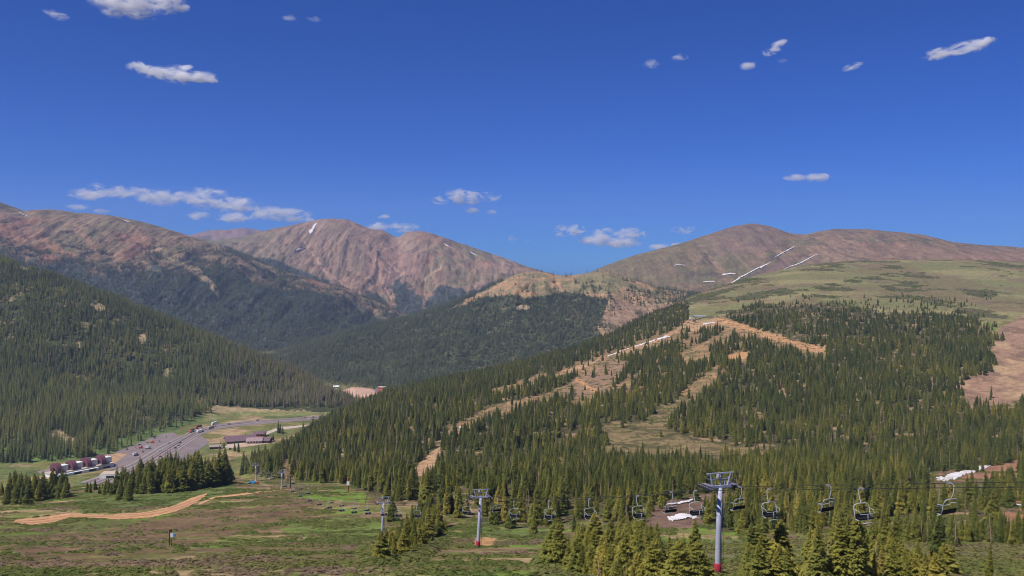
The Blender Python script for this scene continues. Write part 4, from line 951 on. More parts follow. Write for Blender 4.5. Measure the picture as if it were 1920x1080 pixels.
o = strip(VF, 'parking_lot', LOT_U, LOT_L, 60, 8, 0.22, M_lot); o['kind'] = 'structure'
o = strip(VF, 'access_road', [(70, 884), (105, 877), (163, 864), (203, 850), (228, 836)], [(76, 888), (107, 881), (165, 868), (206, 853), (232, 839)], 50, 2, 0.15, M_asph); o['kind'] = 'structure'
o = strip(VF, 'pullout', [(318, 860), (340, 842), (362, 825), (376, 817)], [(345, 866), (366, 850), (388, 834), (392, 828)], 30, 4, 0.34, M_lot); o['kind'] = 'structure'
o = strip(VF, 'frontage_road', [(415, 838), (440, 833), (520, 802), (580, 796), (620, 790)], [(415, 842), (442, 837), (524, 806), (582, 799), (620, 793)], 50, 2, 0.2, M_conc); o['kind'] = 'structure'
o = strip(VF, 'gravel_lot', [(425, 832), (460, 826), (510, 822)], [(425, 842), (460, 838), (515, 830)], 20, 4, 0.12, principled('lodge_gravel', lin(176, 150, 128), 0.95, noise=0.2, scale=0.1)); o['kind'] = 'structure'
o = strip(VF, 'bare_ground', [(170, 872), (205, 853), (236, 847), (247, 849)], [(175, 884), (205, 876), (225, 862), (240, 854)], 20, 4, 0.12, principled('island_soil', lin(168, 134, 104), 0.95, noise=0.3, scale=0.1)); o['kind'] = 'structure'
o = strip(VF, 'bare_ground', [(640, 732), (660, 726), (690, 727), (715, 733)], [(650, 738), (672, 750), (690, 756), (720, 748)], 24, 8, 0.2, principled('quarry_soil', lin(190, 152, 132), 0.95, noise=0.2, scale=0.05), 0, 6.0); o['kind'] = 'structure'
o = strip(VF, 'pond', [(517, 652), (530, 651), (545, 650)], [(520, 656), (531, 656), (548, 652)], 10, 2, 0.4, principled('pale_river_flat', lin(196, 190, 190), 0.5, noise=0.1, scale=0.05)); o['kind'] = 'structure'
mb = MB()   # median barrier
u, l_ = lerp_edges(HWY_U, HWY_L, 0.49, 0.51)
pts = [hit(VF, *p) for p in u]
fine = []
for a, b in zip(pts[:-1], pts[1:]):
    for t in np.linspace(0, 1, 8, endpoint=False): fine.append(a.lerp(b, t))
V = []; Fc = []
for i, p in enumerate(fine):
    d = (fine[min(i + 1, len(fine) - 1)] - fine[max(i - 1, 0)]); nrm = Vector((-d.y, d.x, 0)).normalized()
    for off, h in ((-0.4, 0.25), (-0.15, 0.7), (-0.1, 1.2), (0.1, 1.2), (0.15, 0.7), (0.4, 0.25)): V.append((p.x + nrm.x * off, p.y + nrm.y * off, p.z + h))
for i in range(len(fine) - 1):
    for k in range(5): a = i * 6 + k; Fc.append((a, a + 1, a + 7, a + 6))
mb.add(V, Fc); tag(mb.build('median_barrier', M_conc), 'low concrete barrier along the middle of the highway', 'barrier')

# ------------------------------------------------------------------ vehicles
GLASS = principled('dark_glass', (0.02, 0.025, 0.03), 0.15, noise=0.05, spec=0.6); TYRE = principled('tyre_rubber', (0.02, 0.02, 0.02), 0.9, noise=0.1)
def paint(name, c): return principled(name, c, 0.35, noise=0.06, spec=0.5)
PW = paint('white_paint', (0.75, 0.75, 0.75)); PK = paint('black_paint', (0.025, 0.025, 0.03)); PR = paint('red_paint', (0.45, 0.03, 0.03)); PG = paint('grey_paint', (0.25, 0.26, 0.28)); PB = paint('blue_paint', (0.05, 0.14, 0.36)); PO = paint('orange_paint', (0.62, 0.16, 0.04)); PT = paint('tan_paint', (0.5, 0.4, 0.3))
def wheels(m, xs, w, r, mi):
    for x in xs:
        for s in (-1, 1):
            m.tube([(x, s * (w / 2 - 0.25), r), (x, s * w / 2, r)], r, 10, mi)
def car_mesh(pm, suv=False):
    m = MB(); L, W = (4.7, 1.9)
    hb = 0.95 if suv else 0.8; ht = 1.75 if suv else 1.42
    m.poly([(-L/2, 0.35), (L/2, 0.35), (L/2, 0.62), (L/2 - 0.15, hb - 0.05), (L/2 - 1.2, hb), (-L/2 + 0.5, hb), (-L/2, hb - 0.08)], -W/2, W/2, 0)
    r0 = -L/2 + (0.15 if suv else 0.6)
    m.poly([(r0, hb), (L/2 - 1.3, hb), (L/2 - 2.0, ht - 0.08), (r0 + 0.35, ht - 0.08)], -W/2 + 0.1, W/2 - 0.1, 1)
    m.poly([(r0 + 0.32, ht - 0.08), (L/2 - 2.0, ht - 0.08), (L/2 - 2.1, ht), (r0 + 0.45, ht)], -W/2 + 0.14, W/2 - 0.14, 0)
    wheels(m, (-1.45, 1.45), W + 0.04, 0.34, 2)
    return m.mesh('car', [pm, GLASS, TYRE])
def truck_mesh(cab, box, L=17.0):
    m = MB()
    m.box((-1.2, 0, 2.6), (L - 4.0, 2.6, 2.8), 1); m.box((-1.2, 0, 1.05), (L - 4.2, 1.2, 0.25), 3)
    x = L/2 - 1.6
    m.poly([(x - 1.4, 0.6), (x + 1.5, 0.6), (x + 1.5, 1.7), (x + 0.4, 1.9), (x + 0.1, 2.9), (x - 0.3, 3.6), (x - 1.4, 3.8)], -1.2, 1.2, 0)
    m.box((x + 0.27, 0, 2.35), (0.12, 2.0, 0.75), 2)
    wheels(m, (-L/2 + 2, -L/2 + 3.2, x - 2.2, x - 1.1, x + 0.9), 2.5, 0.5, 3)
    return m.mesh('truck', [cab, box, GLASS, TYRE])
def put_vehicle(name, me, px, py, t, label, cat, l=VF, dz=0.34, rz=None):
    p = hit(l, px, py)
    o = link(name, me)
    if rz is None:
        k = min(range(len(HWY_U) - 1), key=lambda i: abs((HWY_U[i][0] + HWY_U[i + 1][0]) / 2 - px))
        a = hit(VF, *HWY_U[k]); b = hit(VF, *HWY_U[k + 1]); rz = math.atan2(b.y - a.y, b.x - a.x) + (math.pi if t else 0)
    o.location = (p.x, p.y, p.z + dz + 0.05); o.rotation_euler = (0, 0, rz)
    tag(o, label, cat); return o
CAR = {k: car_mesh(v) for k, v in (('w', PW), ('k', PK), ('r', PR), ('g', PG), ('b', PB))}; SUV = {k: car_mesh(v, True) for k, v in (('w', PW), ('k', PK), ('g', PG), ('r', PR))}
TW = truck_mesh(PW, PW); TK = truck_mesh(PR, PK); TG = truck_mesh(PG, PT)
put_vehicle('truck', TK, 372, 803, 1, 'long dark truck with a red cab on the far lanes of the curve', 'truck')
put_vehicle('truck', TK, 360, 810, 1, 'long black truck behind the red cab truck on the far lanes', 'truck')
put_vehicle('truck', TW, 375, 811, 0, 'white truck on the near lanes of the highway curve', 'truck')
put_vehicle('truck', TG, 395, 804, 0, 'grey truck with tan trailer leading the white truck', 'truck')
put_vehicle('truck', TW, 402, 796, 1, 'white truck at the far end of the curve above the lodge meadow', 'truck')
put_vehicle('car', CAR['w'], 299, 846, 0, 'white car alone on the highway beside the parking lot', 'car')
put_vehicle('car', SUV['k'], 329, 841, 0, 'black car on the near lanes beside the paved pullout', 'car')
put_vehicle('car', CAR['k'], 335, 836, 0, 'smaller dark car just ahead of the black car', 'car')
put_vehicle('car', CAR['k'], 338, 831, 0, 'dark car leading three cars beside the pullout', 'car')
put_vehicle('car', CAR['g'], 316, 832, 1, 'grey car on the far lanes beside the parking lot', 'car')
put_vehicle('car', SUV['r'], 300, 857, 0, 'dark red car at the tree tops on the near lanes', 'car')
put_vehicle('car', SUV['k'], 483, 789, 1, 'black car on the highway above the lodge roof', 'car')
put_vehicle('car', CAR['k'], 430, 796, 0, 'dark car on the highway left above the lodge', 'car')
put_vehicle('car', SUV['k'], 573, 785, 0, 'black car near the forest edge where the highway disappears', 'car')
put_vehicle('car', SUV['g'], 588, 783, 0, 'grey car farthest along the highway before the forest', 'car')
put_vehicle('car', CAR['k'], 586, 787, 0, 'dark car lowest on the highway at the forest edge', 'car')
put_vehicle('car', CAR['w'], 250, 825, 0, 'white car at the upper edge of the parking lot, left of two', 'car', rz=0.6)
put_vehicle('car', CAR['w'], 256, 822, 0, 'white car at the upper edge of the parking lot, right of two', 'car', rz=0.6)
put_vehicle('car', SUV['w'], 299, 828, 0, 'white van parked alone near the right side of the lot', 'van', rz=0.9)
put_vehicle('truck', truck_mesh(PG, PW, 9), 277, 842, 0, 'white box truck parked beside the red machine in the lot', 'truck', rz=0.25)
put_vehicle('truck', truck_mesh(PO, PT, 12), 281, 831, 0, 'orange truck with a pale bed parked in the upper lot', 'truck', rz=0.2)
put_vehicle('truck', truck_mesh(PK, PW, 8), 254, 855, 0, 'small dark cab truck with white box near the lot exit', 'truck', rz=0.9)
for i, (px, py, k, w) in enumerate(((243, 836, 'g', 'grey car parked near the upper left kerb of the lot'), (262, 835, 'k', 'dark car parked in the middle of the upper lot'), (311, 820, 'w', 'white car parked at the top right corner of the lot'), (290, 822, 'b', 'blue car parked in the upper middle of the lot'), (268, 848, 'r', 'red car parked just below the red loader'), (238, 843, 'k', 'dark car parked beside the bare island in the lot'))):
    put_vehicle('car', CAR[k], px, py, 0, w, 'car', rz=0.4 + 0.3 * i)
m = MB(); m.box((0, 0, 1.1), (5, 2.2, 1.2)); m.box((1.3, 0, 2.3), (1.6, 1.9, 1.4), 1); m.tube([(-2.3, 0, 1.5), (-4.5, 0, 3.2), (-6.3, 0, 2.0)], 0.22, 6); m.box((-6.5, 0, 1.5), (0.9, 2.4, 1.1))
wheels(m, (-1.5, 1.5), 2.4, 0.7, 2)
put_vehicle('loader', m.mesh('loader', [PR, GLASS, TYRE]), 264, 841, 0, 'red loader with a raised arm parked in the lot', 'loader', rz=0.25)
put_vehicle('car', SUV['k'], 432, 843, 0, 'dark car parked on the gravel below the lodge', 'car', rz=0.5)

# ------------------------------------------------------------------ buildings
def part(o, m, name, mats, smooth=False): return m.build(name, mats, o, smooth)
M_fin = principled('portal_fin', lin(104, 62, 76), 0.8, noise=0.15, scale=0.5); M_white = principled('white_render', (0.72, 0.72, 0.7), 0.85, noise=0.08); M_dark = principled('dark_opening', (0.015, 0.015, 0.018), 0.9)
M_roof = principled('lodge_roof', lin(112, 88, 96), 0.85, noise=0.18, scale=0.4); M_wood = principled('lodge_wood', lin(96, 62, 50), 0.9, noise=0.2, scale=1.0); M_brick = principled('brick', lin(168, 104, 92), 0.9, noise=0.2, scale=1.5)
p = hit(VF, 150, 884)
o = empty('tunnel_portal', (p.x, p.y, p.z), 0.94); o.scale = (1.15, 1.15, 1.25); tag(o, 'white tunnel portal building with four purple curved vent fins', 'tunnel portal')
m = MB(); m.box((0, 0, 1.75), (68, 15, 3.5)); m.box((-8, -9.2, 1.4), (46, 3.4, 2.8)); part(o, m, 'wall', [M_white])
m = MB(); m.box((0, 0, 3.75), (69, 16, 0.5)); part(o, m, 'roof', [M_conc])
for x in (-24, -8, 8, 24): m = MB(); m.box((x, -11.0, 1.4), (8, 0.25, 1.8)); part(o, m, 'window', [M_dark])
for i in range(4):
    x = -25 + i * 16.0; m = MB()
    arc = [(8.6, 4.0), (8.6, 9.5)] + [(0.5 + 8.1 * math.cos(a_), 5.0 + 7.6 * math.sin(a_)) for a_ in np.linspace(0.9, math.pi, 12)] + [(-7.6, 4.0), (-4.2, 4.0)] + [(1.0 + 5.0 * math.cos(a_), 4.0 + 4.2 * math.sin(a_)) for a_ in np.linspace(math.pi, 0.1, 10)] + [(6.2, 4.0)]
    m.poly(arc, x - 2.6, x + 2.6, 0, 'x'); part(o, m, 'vent_fin', [M_fin])
    m = MB(); m.box((x + 8, 2.5, 6.6), (7.5, 8, 5.2)); part(o, m, 'vent_box', [M_white])
p = hit(VF, 208, 896)
o = empty('portal_deck', (p.x, p.y, p.z), 0.15); tag(o, 'pale flat concrete deck over the tunnel mouth beside the portal', 'concrete deck')
m = MB(); m.box((0, 6, 4.5), (24, 18, 0.9)); part(o, m, 'deck', [M_conc])
m = MB(); m.box((0, -2.8, 2.0), (24, 0.5, 4.1)); m.box((-11.7, 6, 2.0), (0.5, 17, 4.1)); m.box((11.7, 6, 2.0), (0.5, 17, 4.1)); part(o, m, 'wall', [M_white])
m = MB(); m.box((0, -3.1, 1.7), (9, 0.2, 3.2)); part(o, m, 'opening', [M_dark])
p = hit(VF, 112, 884)
o = empty('vent_house', (p.x, p.y, p.z), 0.3); tag(o, 'small pale utility block at the left end of the portal', 'utility building')
m = MB(); m.box((0, 0, 2), (12, 7, 4)); part(o, m, 'wall', [M_white]); m = MB(); m.box((0, 0, 4.2), (12.6, 7.6, 0.4)); part(o, m, 'roof', [M_fin]); m = MB(); m.box((-2, -3.55, 1.4), (2.2, 0.15, 2.4)); part(o, m, 'door', [M_dark])

def gable_building(name, px, py, rz, L, W, h, rh, label, cat, wall, roof, windows=5, over=1.6, l=VF):
    p = hit(l, px, py); o = empty(name, (p.x, p.y, p.z - 0.2), rz); tag(o, label, cat)
    m = MB(); m.box((0, 0, h / 2), (L, W, h)); m.poly([(-W / 2, h), (W / 2, h), (0, h + rh - 0.2)], -L / 2, L / 2, 0, 'x'); part(o, m, 'wall', [wall])
    m = MB(); e = W / 2 + over; k = rh / (W / 2); yb = h - over * k
    m.poly([(-e, yb + 0.05), (0, h + rh), (e, yb + 0.05), (e, yb + 0.45), (0, h + rh + 0.45), (-e, yb + 0.45)], -L / 2 - over, L / 2 + over, 0, 'x'); rf = part(o, m, 'roof', [roof])
    m = MB(); m.box((L * 0.2, W * 0.15, h + rh), (1.4, 1.4, 3.0)); part(rf, m, 'chimney', [M_brick])
    for i in range(windows):
        m = MB(); x = -L / 2 + L * (i + 0.5) / windows; m.box((x, -W / 2 - 0.05, h * 0.52), (L / windows * 0.62, 0.16, h * 0.5)); part(o, m, 'window', [GLASS])
    return o
gable_building('lodge', 450, 828, 0.42, 38, 19, 4.6, 4.6, 'long lodge with wide purple-brown roof beside the highway', 'lodge', M_wood, M_roof, 8, 3.0)
gable_building('lodge', 478, 830, 0.12, 20, 13, 4.2, 3.2, 'smaller lodge wing with light walls in front of the long lodge', 'lodge', M_white, principled('light_roof', lin(150, 128, 128), 0.85, noise=0.2, scale=0.4), 5, 1.6)
gable_building('lodge', 497, 829, -0.12, 16, 12, 4.0, 3.0, 'lodge wing at the right end under the poles', 'lodge', M_wood, M_roof, 4, 1.5)
gable_building('cabin', 487, 818, 0.2, 18, 10, 4.5, 2.6, 'red-brown cabin behind the lodge wings', 'cabin', M_brick, M_roof, 4, 0.9)
gable_building('cabin', 404, 841, 0.2, 15, 8, 3.4, 2.0, 'low cabin with pale roof above the tall conifer stand', 'cabin', M_wood, principled('pale_roof', lin(150, 130, 126), 0.8), 3, 0.8)
gable_building('hut', 630, 728, 0.2, 14, 9, 4, 2.4, 'tiny white hut at the valley bend before the ridge', 'hut', M_white, M_white, 2, 0.6)
p = hit(VF, 716, 738)
o = empty('apartment_block', (p.x, p.y, p.z - 1), -0.35); tag(o, 'brick block with bright side wall beyond the forest edge', 'building')
m = MB(); m.box((0, 0, 8), (16, 14, 16)); part(o, m, 'wall', [M_brick]); m = MB(); m.box((8.3, 0, 8), (0.6, 14, 16)); m.box((0, 0, 16.3), (17, 15, 0.6)); part(o, m, 'end_wall', [M_conc])
for r_ in range(4):
    for c_ in range(4):
        m = MB(); m.box((-6 + 4 * c_, -7.05, 2.6 + 3.6 * r_), (1.8, 0.15, 1.7)); part(o, m, 'window', [GLASS])
m = MB(); m.box((-12, 2, 6), (6, 8, 12)); part(o, m, 'tower_wing', [principled('grey_cladding', lin(120, 122, 140), 0.8)])
# blue chairlift terminal at the top of the run
p = hit(HL, 1312, 598, 900)
o = empty('lift_terminal', (p.x, p.y, p.z - 0.3), 0.1); tag(o, 'blue and white chairlift terminal at the top of the ski run', 'lift terminal')
m = MB(); m.box((0, 0, 5.6), (24, 5, 2.2)); part(o, m, 'housing', [PB]); m = MB(); m.box((0, -2.56, 5.0), (22, 0.12, 0.7)); m.box((0, 0, 6.85), (24.6, 5.6, 0.3)); part(o, m, 'stripe', [PW])
for x in (-8, 8): m = MB(); m.tube([(x, 0, -1), (x, 0, 4.5)], 0.6, 10); part(o, m, 'leg', [PG])
m = MB(); m.box((-18, 1, 1.6), (5, 4, 3.2)); m.poly([(-20.8, 3.2), (-15.2, 3.2), (-18, 4.6)], -1.5, 3.5, 0); part(o, m, 'operator_hut', [PW])
gable_building('hut', 1300, 603, 0.3, 5, 4, 2.6, 1.2, 'small pale shack just below the blue terminal', 'hut', M_conc, M_roof, 1, 0.4, HL)
gable_building('hut', 866, 806, 0.2, 6, 4, 2.6, 1.4, 'tiny pale shack in the clearing at the left end of the ski run', 'hut', M_white, M_conc, 1, 0.4, HL)

# ------------------------------------------------------------------ the chairlift
M_steel = principled('galvanised_steel', lin(164, 168, 186), 0.5, 0.0, noise=0.12, scale=2); M_steel2 = principled('weathered_steel', lin(124, 118, 132), 0.6, 0.0, noise=0.2, scale=3)
M_pad = principled('red_padding', lin(160, 46, 66), 0.9, noise=0.12, scale=2); M_yel = principled('yellow_padding', lin(200, 168, 60), 0.7, noise=0.12, scale=2); M_seat = principled('black_seat', (0.012, 0.012, 0.014), 0.6, noise=0.15, scale=4); M_rubber = principled('sheave_rubber', (0.03, 0.03, 0.035), 0.7)
M_tube = principled('chair_tube', lin(176, 182, 184), 0.5, 0.0, noise=0.1, scale=4)
U = Vector((-0.39, 0.921, 0)).normalized(); YAW = math.atan2(U.y, U.x) - math.pi / 2
TOWERS = [(116.5, -29.6), (199, -53.0), (278, -75.7), (474, -113.2), (579, -133.5)]
def lineX(Y): return 75.9 - 0.42 * Y
def tower(Y, zr, tilt, pad, label):
    X = lineX(Y); zg = ground(HL, X, Y); h = zr - zg; G = 2.45
    o = empty('lift_tower', (X, Y, zg), YAW); o.rotation_euler = (0, tilt, YAW); tag(o, label, 'lift tower', 'towers of the chairlift')
    m = MB(); m.tube([(0, 0, -1), (0, 0, 0.2), (0, 0, h * 0.5), (0, 0, h - 0.15)], [0.42, 0.40, 0.36, 0.31], 16); part(o, m, 'pole', [M_steel], True)
    m = MB(); m.box((0, 0, 0.05), (1.5, 1.5, 0.5)); part(o, m, 'footing', [M_conc])
    m = MB(); m.box((0, 0, h), (3.4, 0.34, 0.34)); m.box((0, 0, h - 0.02), (2 * G - 0.6, 0.2, 0.2)); part(o, m, 'crossarm', [M_steel])
    m = MB(); H2 = 1.75
    m.box((0, 0, h + H2), (4.2, 0.16, 0.14)); m.box((0, 0, h + 1.0), (2.7, 0.1, 0.09))
    for s in (-1, 1): m.tube([(s * 1.15, 0, h + 0.1), (s * 1.62, 0, h + H2)], 0.11, 6)
    m.tube([(0.05, 0, h + 0.1), (0.05, 0, h + H2)], 0.08, 6); m.tube([(-0.75, 0, h + 0.2), (-0.75, 0, h + 1.0)], 0.04, 5); m.tube([(0.75, 0, h + 0.2), (0.75, 0, h + 1.0)], 0.04, 5)
    part(o, m, 'lifting_frame', [M_steel])
    m = MB(); m.box((-0.45, -0.1, h + H2 - 0.32), (0.3, 0.18, 0.42)); part(o, m, 'number_plate', [PW])
    for s in (-1, 1):
        m = MB(); m.box((s * (G - 0.12), 0, h + 0.02), (0.12, 3.2, 0.22)); sh = part(o, m, 'sheave_train', [M_steel2])
        m = MB()
        for k in range(8): y = -1.47 + 0.42 * k; m.tube([(s * G - 0.05, y, h - 0.06), (s * G + 0.09, y, h - 0.06)], 0.2, 10)
        part(sh, m, 'sheave_wheels', [M_rubber])
        m = MB(); m.box((s * (G - 0.55), 0, h + 0.32), (0.6, 1.9, 0.05)); m.tube([(s * (G - 0.8), -0.95, h + 0.3), (s * (G - 0.8), -0.95, h + 1.0), (s * (G - 0.8), 0.95, h + 1.0), (s * (G - 0.8), 0.95, h + 0.3)], 0.025, 5); part(o, m, 'catwalk', [M_steel2])
    m = MB(); x0 = 0.72
    for y in (-0.2, 0.2): m.tube([(x0, y, 0.4), (x0 - 0.05, y, h + 0.1)], 0.03, 5)
    for k in range(int(h / 0.3) - 1): m.tube([(x0, -0.2, 0.6 + 0.3 * k), (x0, 0.2, 0.6 + 0.3 * k)], 0.018, 4)
    for k in range(5): z_ = h * (0.12 + 0.2 * k); m.tube([(0.3, 0, z_), (x0, 0, z_)], 0.03, 5)
    part(o, m, 'ladder', [M_steel2])
    if pad: m = MB(); m.tube([(0, 0, 0.25), (0, 0, 0.33), (0, 0, 1.6), (0, 0, 1.68)], [0.44, 0.47, 0.47, 0.42], 14); part(o, m, 'padding', [pad], True)
    return o
tower(*TOWERS[0], 0.035, M_pad, 'nearest grey steel lift tower with bright red padded base')
tower(*TOWERS[1], 0.06, M_pad, 'second lift tower with dark red base on orange soil')
tower(*TOWERS[2], 0.05, None, 'third lift tower standing at the left edge of low conifers')
tower(*TOWERS[3], 0.02, M_yel, 'far lift tower with yellow base at the meadow edge')
tower(*TOWERS[4], 0.0, None, 'farthest lift tower beside the blue tarp')
RP = [(-40, 12.0)] + TOWERS + [(660, -147.5)]
def ropez(Y):
    for (a, za), (b, zb) in zip(RP[:-1], RP[1:]):
        if Y <= b:
            t = (Y - a) / (b - a); sag = 0 if a < 0 else 4 * t * (1 - t) * (b - a) ** 2 * 0.00011
            return za + (zb - za) * t - sag
    return RP[-1][1]
def rpt(Y, s):
    """a point on one strand, s metres across from the line's centre"""
    return Vector((lineX(Y) + s * U.y, Y - s * U.x, ropez(Y) - 0.27))
m = MB()
Ys = list(np.linspace(-40, 660, 281))
end = [Vector((lineX(660), 660, 0)) + Vector((2.45 * math.cos(a) * U.y + 2.45 * math.sin(a) * U.x, -2.45 * math.cos(a) * U.x + 2.45 * math.sin(a) * U.y, ropez(660) - 0.27)) for a in np.linspace(0, math.pi, 9)]
m.tube([rpt(Y, 2.45) for Y in Ys] + end[1:-1] + [rpt(Y, -2.45) for Y in Ys[::-1]], 0.03, 5)
tag(m.build('haul_rope', [M_rubber]), 'dark steel rope looping over all the lift towers', 'cable')
def make_chair():
    o = empty('chairlift_chair', (0, 0, 0))
    m = MB(); m.tube([(0, 0.0, 0.05), (0, -0.32, 0.06), (0, -0.5, -0.15), (0, -0.46, -0.8), (0, -0.25, -1.35), (0, -0.2, -1.5)], 0.042, 8); part(o, m, 'hanger', [M_tube], True)
    m = MB(); m.box((0, 0, 0.02), (0.2, 0.5, 0.16)); part(o, m, 'grip', [M_steel2])
    m = MB(); w = 0.98
    m.tube([(-w, 0.1, -2.95), (-w, -0.05, -2.4), (-w, -0.15, -1.85), (-w + 0.12, -0.2, -1.62), (-w + 0.4, -0.2, -1.5), (w - 0.4, -0.2, -1.5), (w - 0.12, -0.2, -1.62), (w, -0.15, -1.85), (w, -0.05, -2.4), (w, 0.1, -2.95)], 0.038, 8)
    for s in (-1, 1): m.tube([(s * w, 0.1, -2.95), (s * w, 0.55, -3.0)], 0.04, 6)
    m.tube([(-w, 0.55, -3.0), (w, 0.55, -3.0)], 0.028, 6); part(o, m, 'frame', [M_tube], True)
    m = MB(); m.box((0, 0.32, -2.9), (1.9, 0.56, 0.13)); part(o, m, 'seat', [M_seat])
    m = MB(); V = []
    m.poly([(-0.02, -2.85), (0.07, -2.85), (-0.01, -2.5), (-0.09, -2.5)], -0.93, 0.93, 0, 'x'); part(o, m, 'backrest', [M_seat])
    m = MB()
    m.tube([(-w + 0.06, -0.12, -2.0), (-w + 0.06, 0.55, -2.1), (-w + 0.1, 0.72, -2.35), (0, 0.76, -2.38), (w - 0.1, 0.72, -2.35), (w - 0.06, 0.55, -2.1), (w - 0.06, -0.12, -2.0)], 0.026, 6)
    m.tube([(0, 0.76, -2.38), (0, 0.8, -3.2)], 0.03, 6); m.tube([(-0.7, 0.82, -3.25), (0.7, 0.82, -3.25)], 0.035, 6); part(o, m, 'safety_bar', [M_tube], True)
    return o
chair0 = None
CH = [  # picture x, side, label
    (1780, 1, 'chair farthest right, closest to the camera, above dead trunks'),
    (1552, 1, 'close chair left of two above the tall bottom thicket'), (1617, -1, 'close chair right of two above the tall bottom thicket'),
    (1443, -1, 'second chair to the right of the nearest tower'), (1386, 1, 'chair hanging just right of the nearest tower'),
    (1305, -1, 'chair hanging just left of the nearest tower over the snow'), (1258, 1, 'chair above the lower snow patch, second left of the nearest tower'),
    (1197, -1, 'chair in front of dark conifers, third left of the nearest tower'), (1106, -1, 'chair halfway between the nearest and second towers'),
    (1030, -1, 'third chair to the right of the second tower'), (965, -1, 'second chair to the right of the second tower'),
    (932, 1, 'chair hanging just right of the second tower'), (875, -1, 'chair hanging just left of the second tower'),
    (782, -1, 'second chair to the right of the third tower, beside the snow spot'), (747, -1, 'first chair to the right of the third tower'), (720, -1, 'chair right behind the pole of the third tower'),
    (690, -1, 'lower chair of the pair just left of the third tower'), (688, 1, 'upper chair of the pair just left of the third tower'),
    (664, -1, 'lower chair of the second pair left of the third tower'), (664, 1, 'upper chair of the second pair left of the third tower'),
    (641, -1, 'lower chair of the third pair left of the third tower'), (641, 1, 'upper chair of the third pair left of the third tower'),
    (618, -1, 'lower chair of the fourth pair left of the third tower'), (621, 1, 'upper chair of the fourth pair left of the third tower'),
    (599, -1, 'small single chair over the brown meadow, fifth left of the third tower'), (581, -1, 'smallest chair over the meadow, nearest the far yellow based tower')]
for px, s, lab in CH:
    k = (px - CX) / F; off = 2.45 * s
    Y0 = (75.9 + off * U.y + k * off * U.x) / (k + 0.42)
    p = rpt(Y0, off)
    if chair0 is None: chair0 = make_chair(); c = chair0
    else: c = copy_thing(chair0)
    c.location = p; c.rotation_euler = (0, 0, YAW + (math.pi if s < 0 else 0) + random.uniform(-0.06, 0.06)); tag(c, 'empty ' + lab, 'lift chair', 'chairs on the chairlift')
for i, Y0 in enumerate((405, 425, 447, 492, 512, 533, 556)):
    for s in (-1, 1):
        c = copy_thing(chair0); c.location = rpt(Y0 + (6 if s > 0 else 0), 2.45 * s); c.rotation_euler = (0, 0, YAW + (math.pi if s < 0 else 0))
        w = 'between the two farthest lift towers' if Y0 > 474 else 'just right of the far yellow based tower'
        tag(c, 'tiny chair in the row ' + w, 'lift chair', 'tiny chairs ' + w)

# ------------------------------------------------------------------ small things
M_post = principled('dark_post', lin(70, 52, 40), 0.9, noise=0.2)
p = hit(HL, 318, 1024)
o = empty('instrument_post', (p.x, p.y, p.z), 0.1); tag(o, 'dark post holding a white and blue box on the meadow', 'instrument post')
S = p.y / F
m = MB(); m.tube([(0, 0, -0.5), (0, 0, 30 * S)], 0.14, 7); m.tube([(0.5, 0, -0.5), (0.35, 0, 14 * S)], 0.08, 6); part(o, m, 'post', [M_post])
m = MB(); m.box((0.28, 0, 29 * S), (0.5, 0.35, 5 * S)); part(o, m, 'cap', [M_post])
m = MB(); m.box((0.55, -0.05, 20.5 * S), (5 * S, 0.5, 6 * S)); part(o, m, 'box', [PW]); m = MB(); m.box((0.55 + 4.6 * S, -0.05, 20.5 * S), (4 * S, 0.46, 5.6 * S)); part(o, m, 'panel', [paint('panel_blue', (0.12, 0.26, 0.45))])
p = hit(HL, 545, 915); o = empty('lamp_post', (p.x, p.y, p.z)); tag(o, 'black post with a flat top sign beside the far lift towers', 'sign post'); S = p.y / F
m = MB(); m.tube([(0, 0, -0.5), (0, 0, 21 * S)], 0.3, 7); part(o, m, 'post', [M_dark]); m = MB(); m.box((0.2, 0, 21 * S), (8 * S, 0.6, 2 * S)); part(o, m, 'sign', [M_dark])
p = hit(HL, 653, 922); o = empty('marker_post', (p.x, p.y, p.z)); tag(o, 'rusty post with a small blue-white box at the forest edge', 'marker post'); S = p.y / F
m = MB(); m.tube([(0, 0, -0.5), (-0.1, 0, 26 * S)], 0.45, 7); part(o, m, 'post', [principled('rusty_wood', lin(150, 88, 58), 0.9)]); m = MB(); m.box((0, -0.4, 16 * S), (5 * S, 0.6, 7 * S)); part(o, m, 'box', [PW])
p = hit(HL, 684, 950); o = link('tree_stump', new_mesh('tree_stump', *snag_geo(77), [principled('brown_wood', lin(128, 88, 62), 0.95)])); o.location = p; S = p.y / F; o.scale = (30 * S, 30 * S, 36 * S); o.rotation_euler = (0, 0.18, 0); tag(o, 'leaning brown broken trunk behind the paired chairs', 'dead tree')
p = hit(HL, 471, 908); o = empty('tarp', (p.x, p.y, p.z), 0.1); tag(o, 'bright blue tarp over a low stack beside the farthest tower', 'tarp'); S = p.y / F
m = MB(); m.poly([(-7 * S, -0.3), (7 * S, -0.3), (6 * S, 4 * S), (1 * S, 6 * S), (-5 * S, 3 * S)], -1.5, 1.5, 0); part(o, m, 'cover', [paint('tarp_blue', (0.05, 0.30, 0.60))])
m = MB(); m.box((11 * S, 0, 1.8 * S), (6 * S, 2, 4 * S)); part(o, m, 'crate', [principled('red_crate', lin(140, 70, 62), 0.8)])
def pole(px, y0, y1, l, label, cat='pole', r=0.22):
    p = hit(l, px, y0); S = p.y / F; m = MB(); h = (y0 - y1) * S; m.tube([(0, 0, -0.5), (0, 0, h)], [r, r * 0.7], 6); m.box((0, 0, h - 0.8), (2.2, 0.16, 0.16))
    o = m.build('utility_pole', [M_post]); o.location = p; tag(o, label, cat)
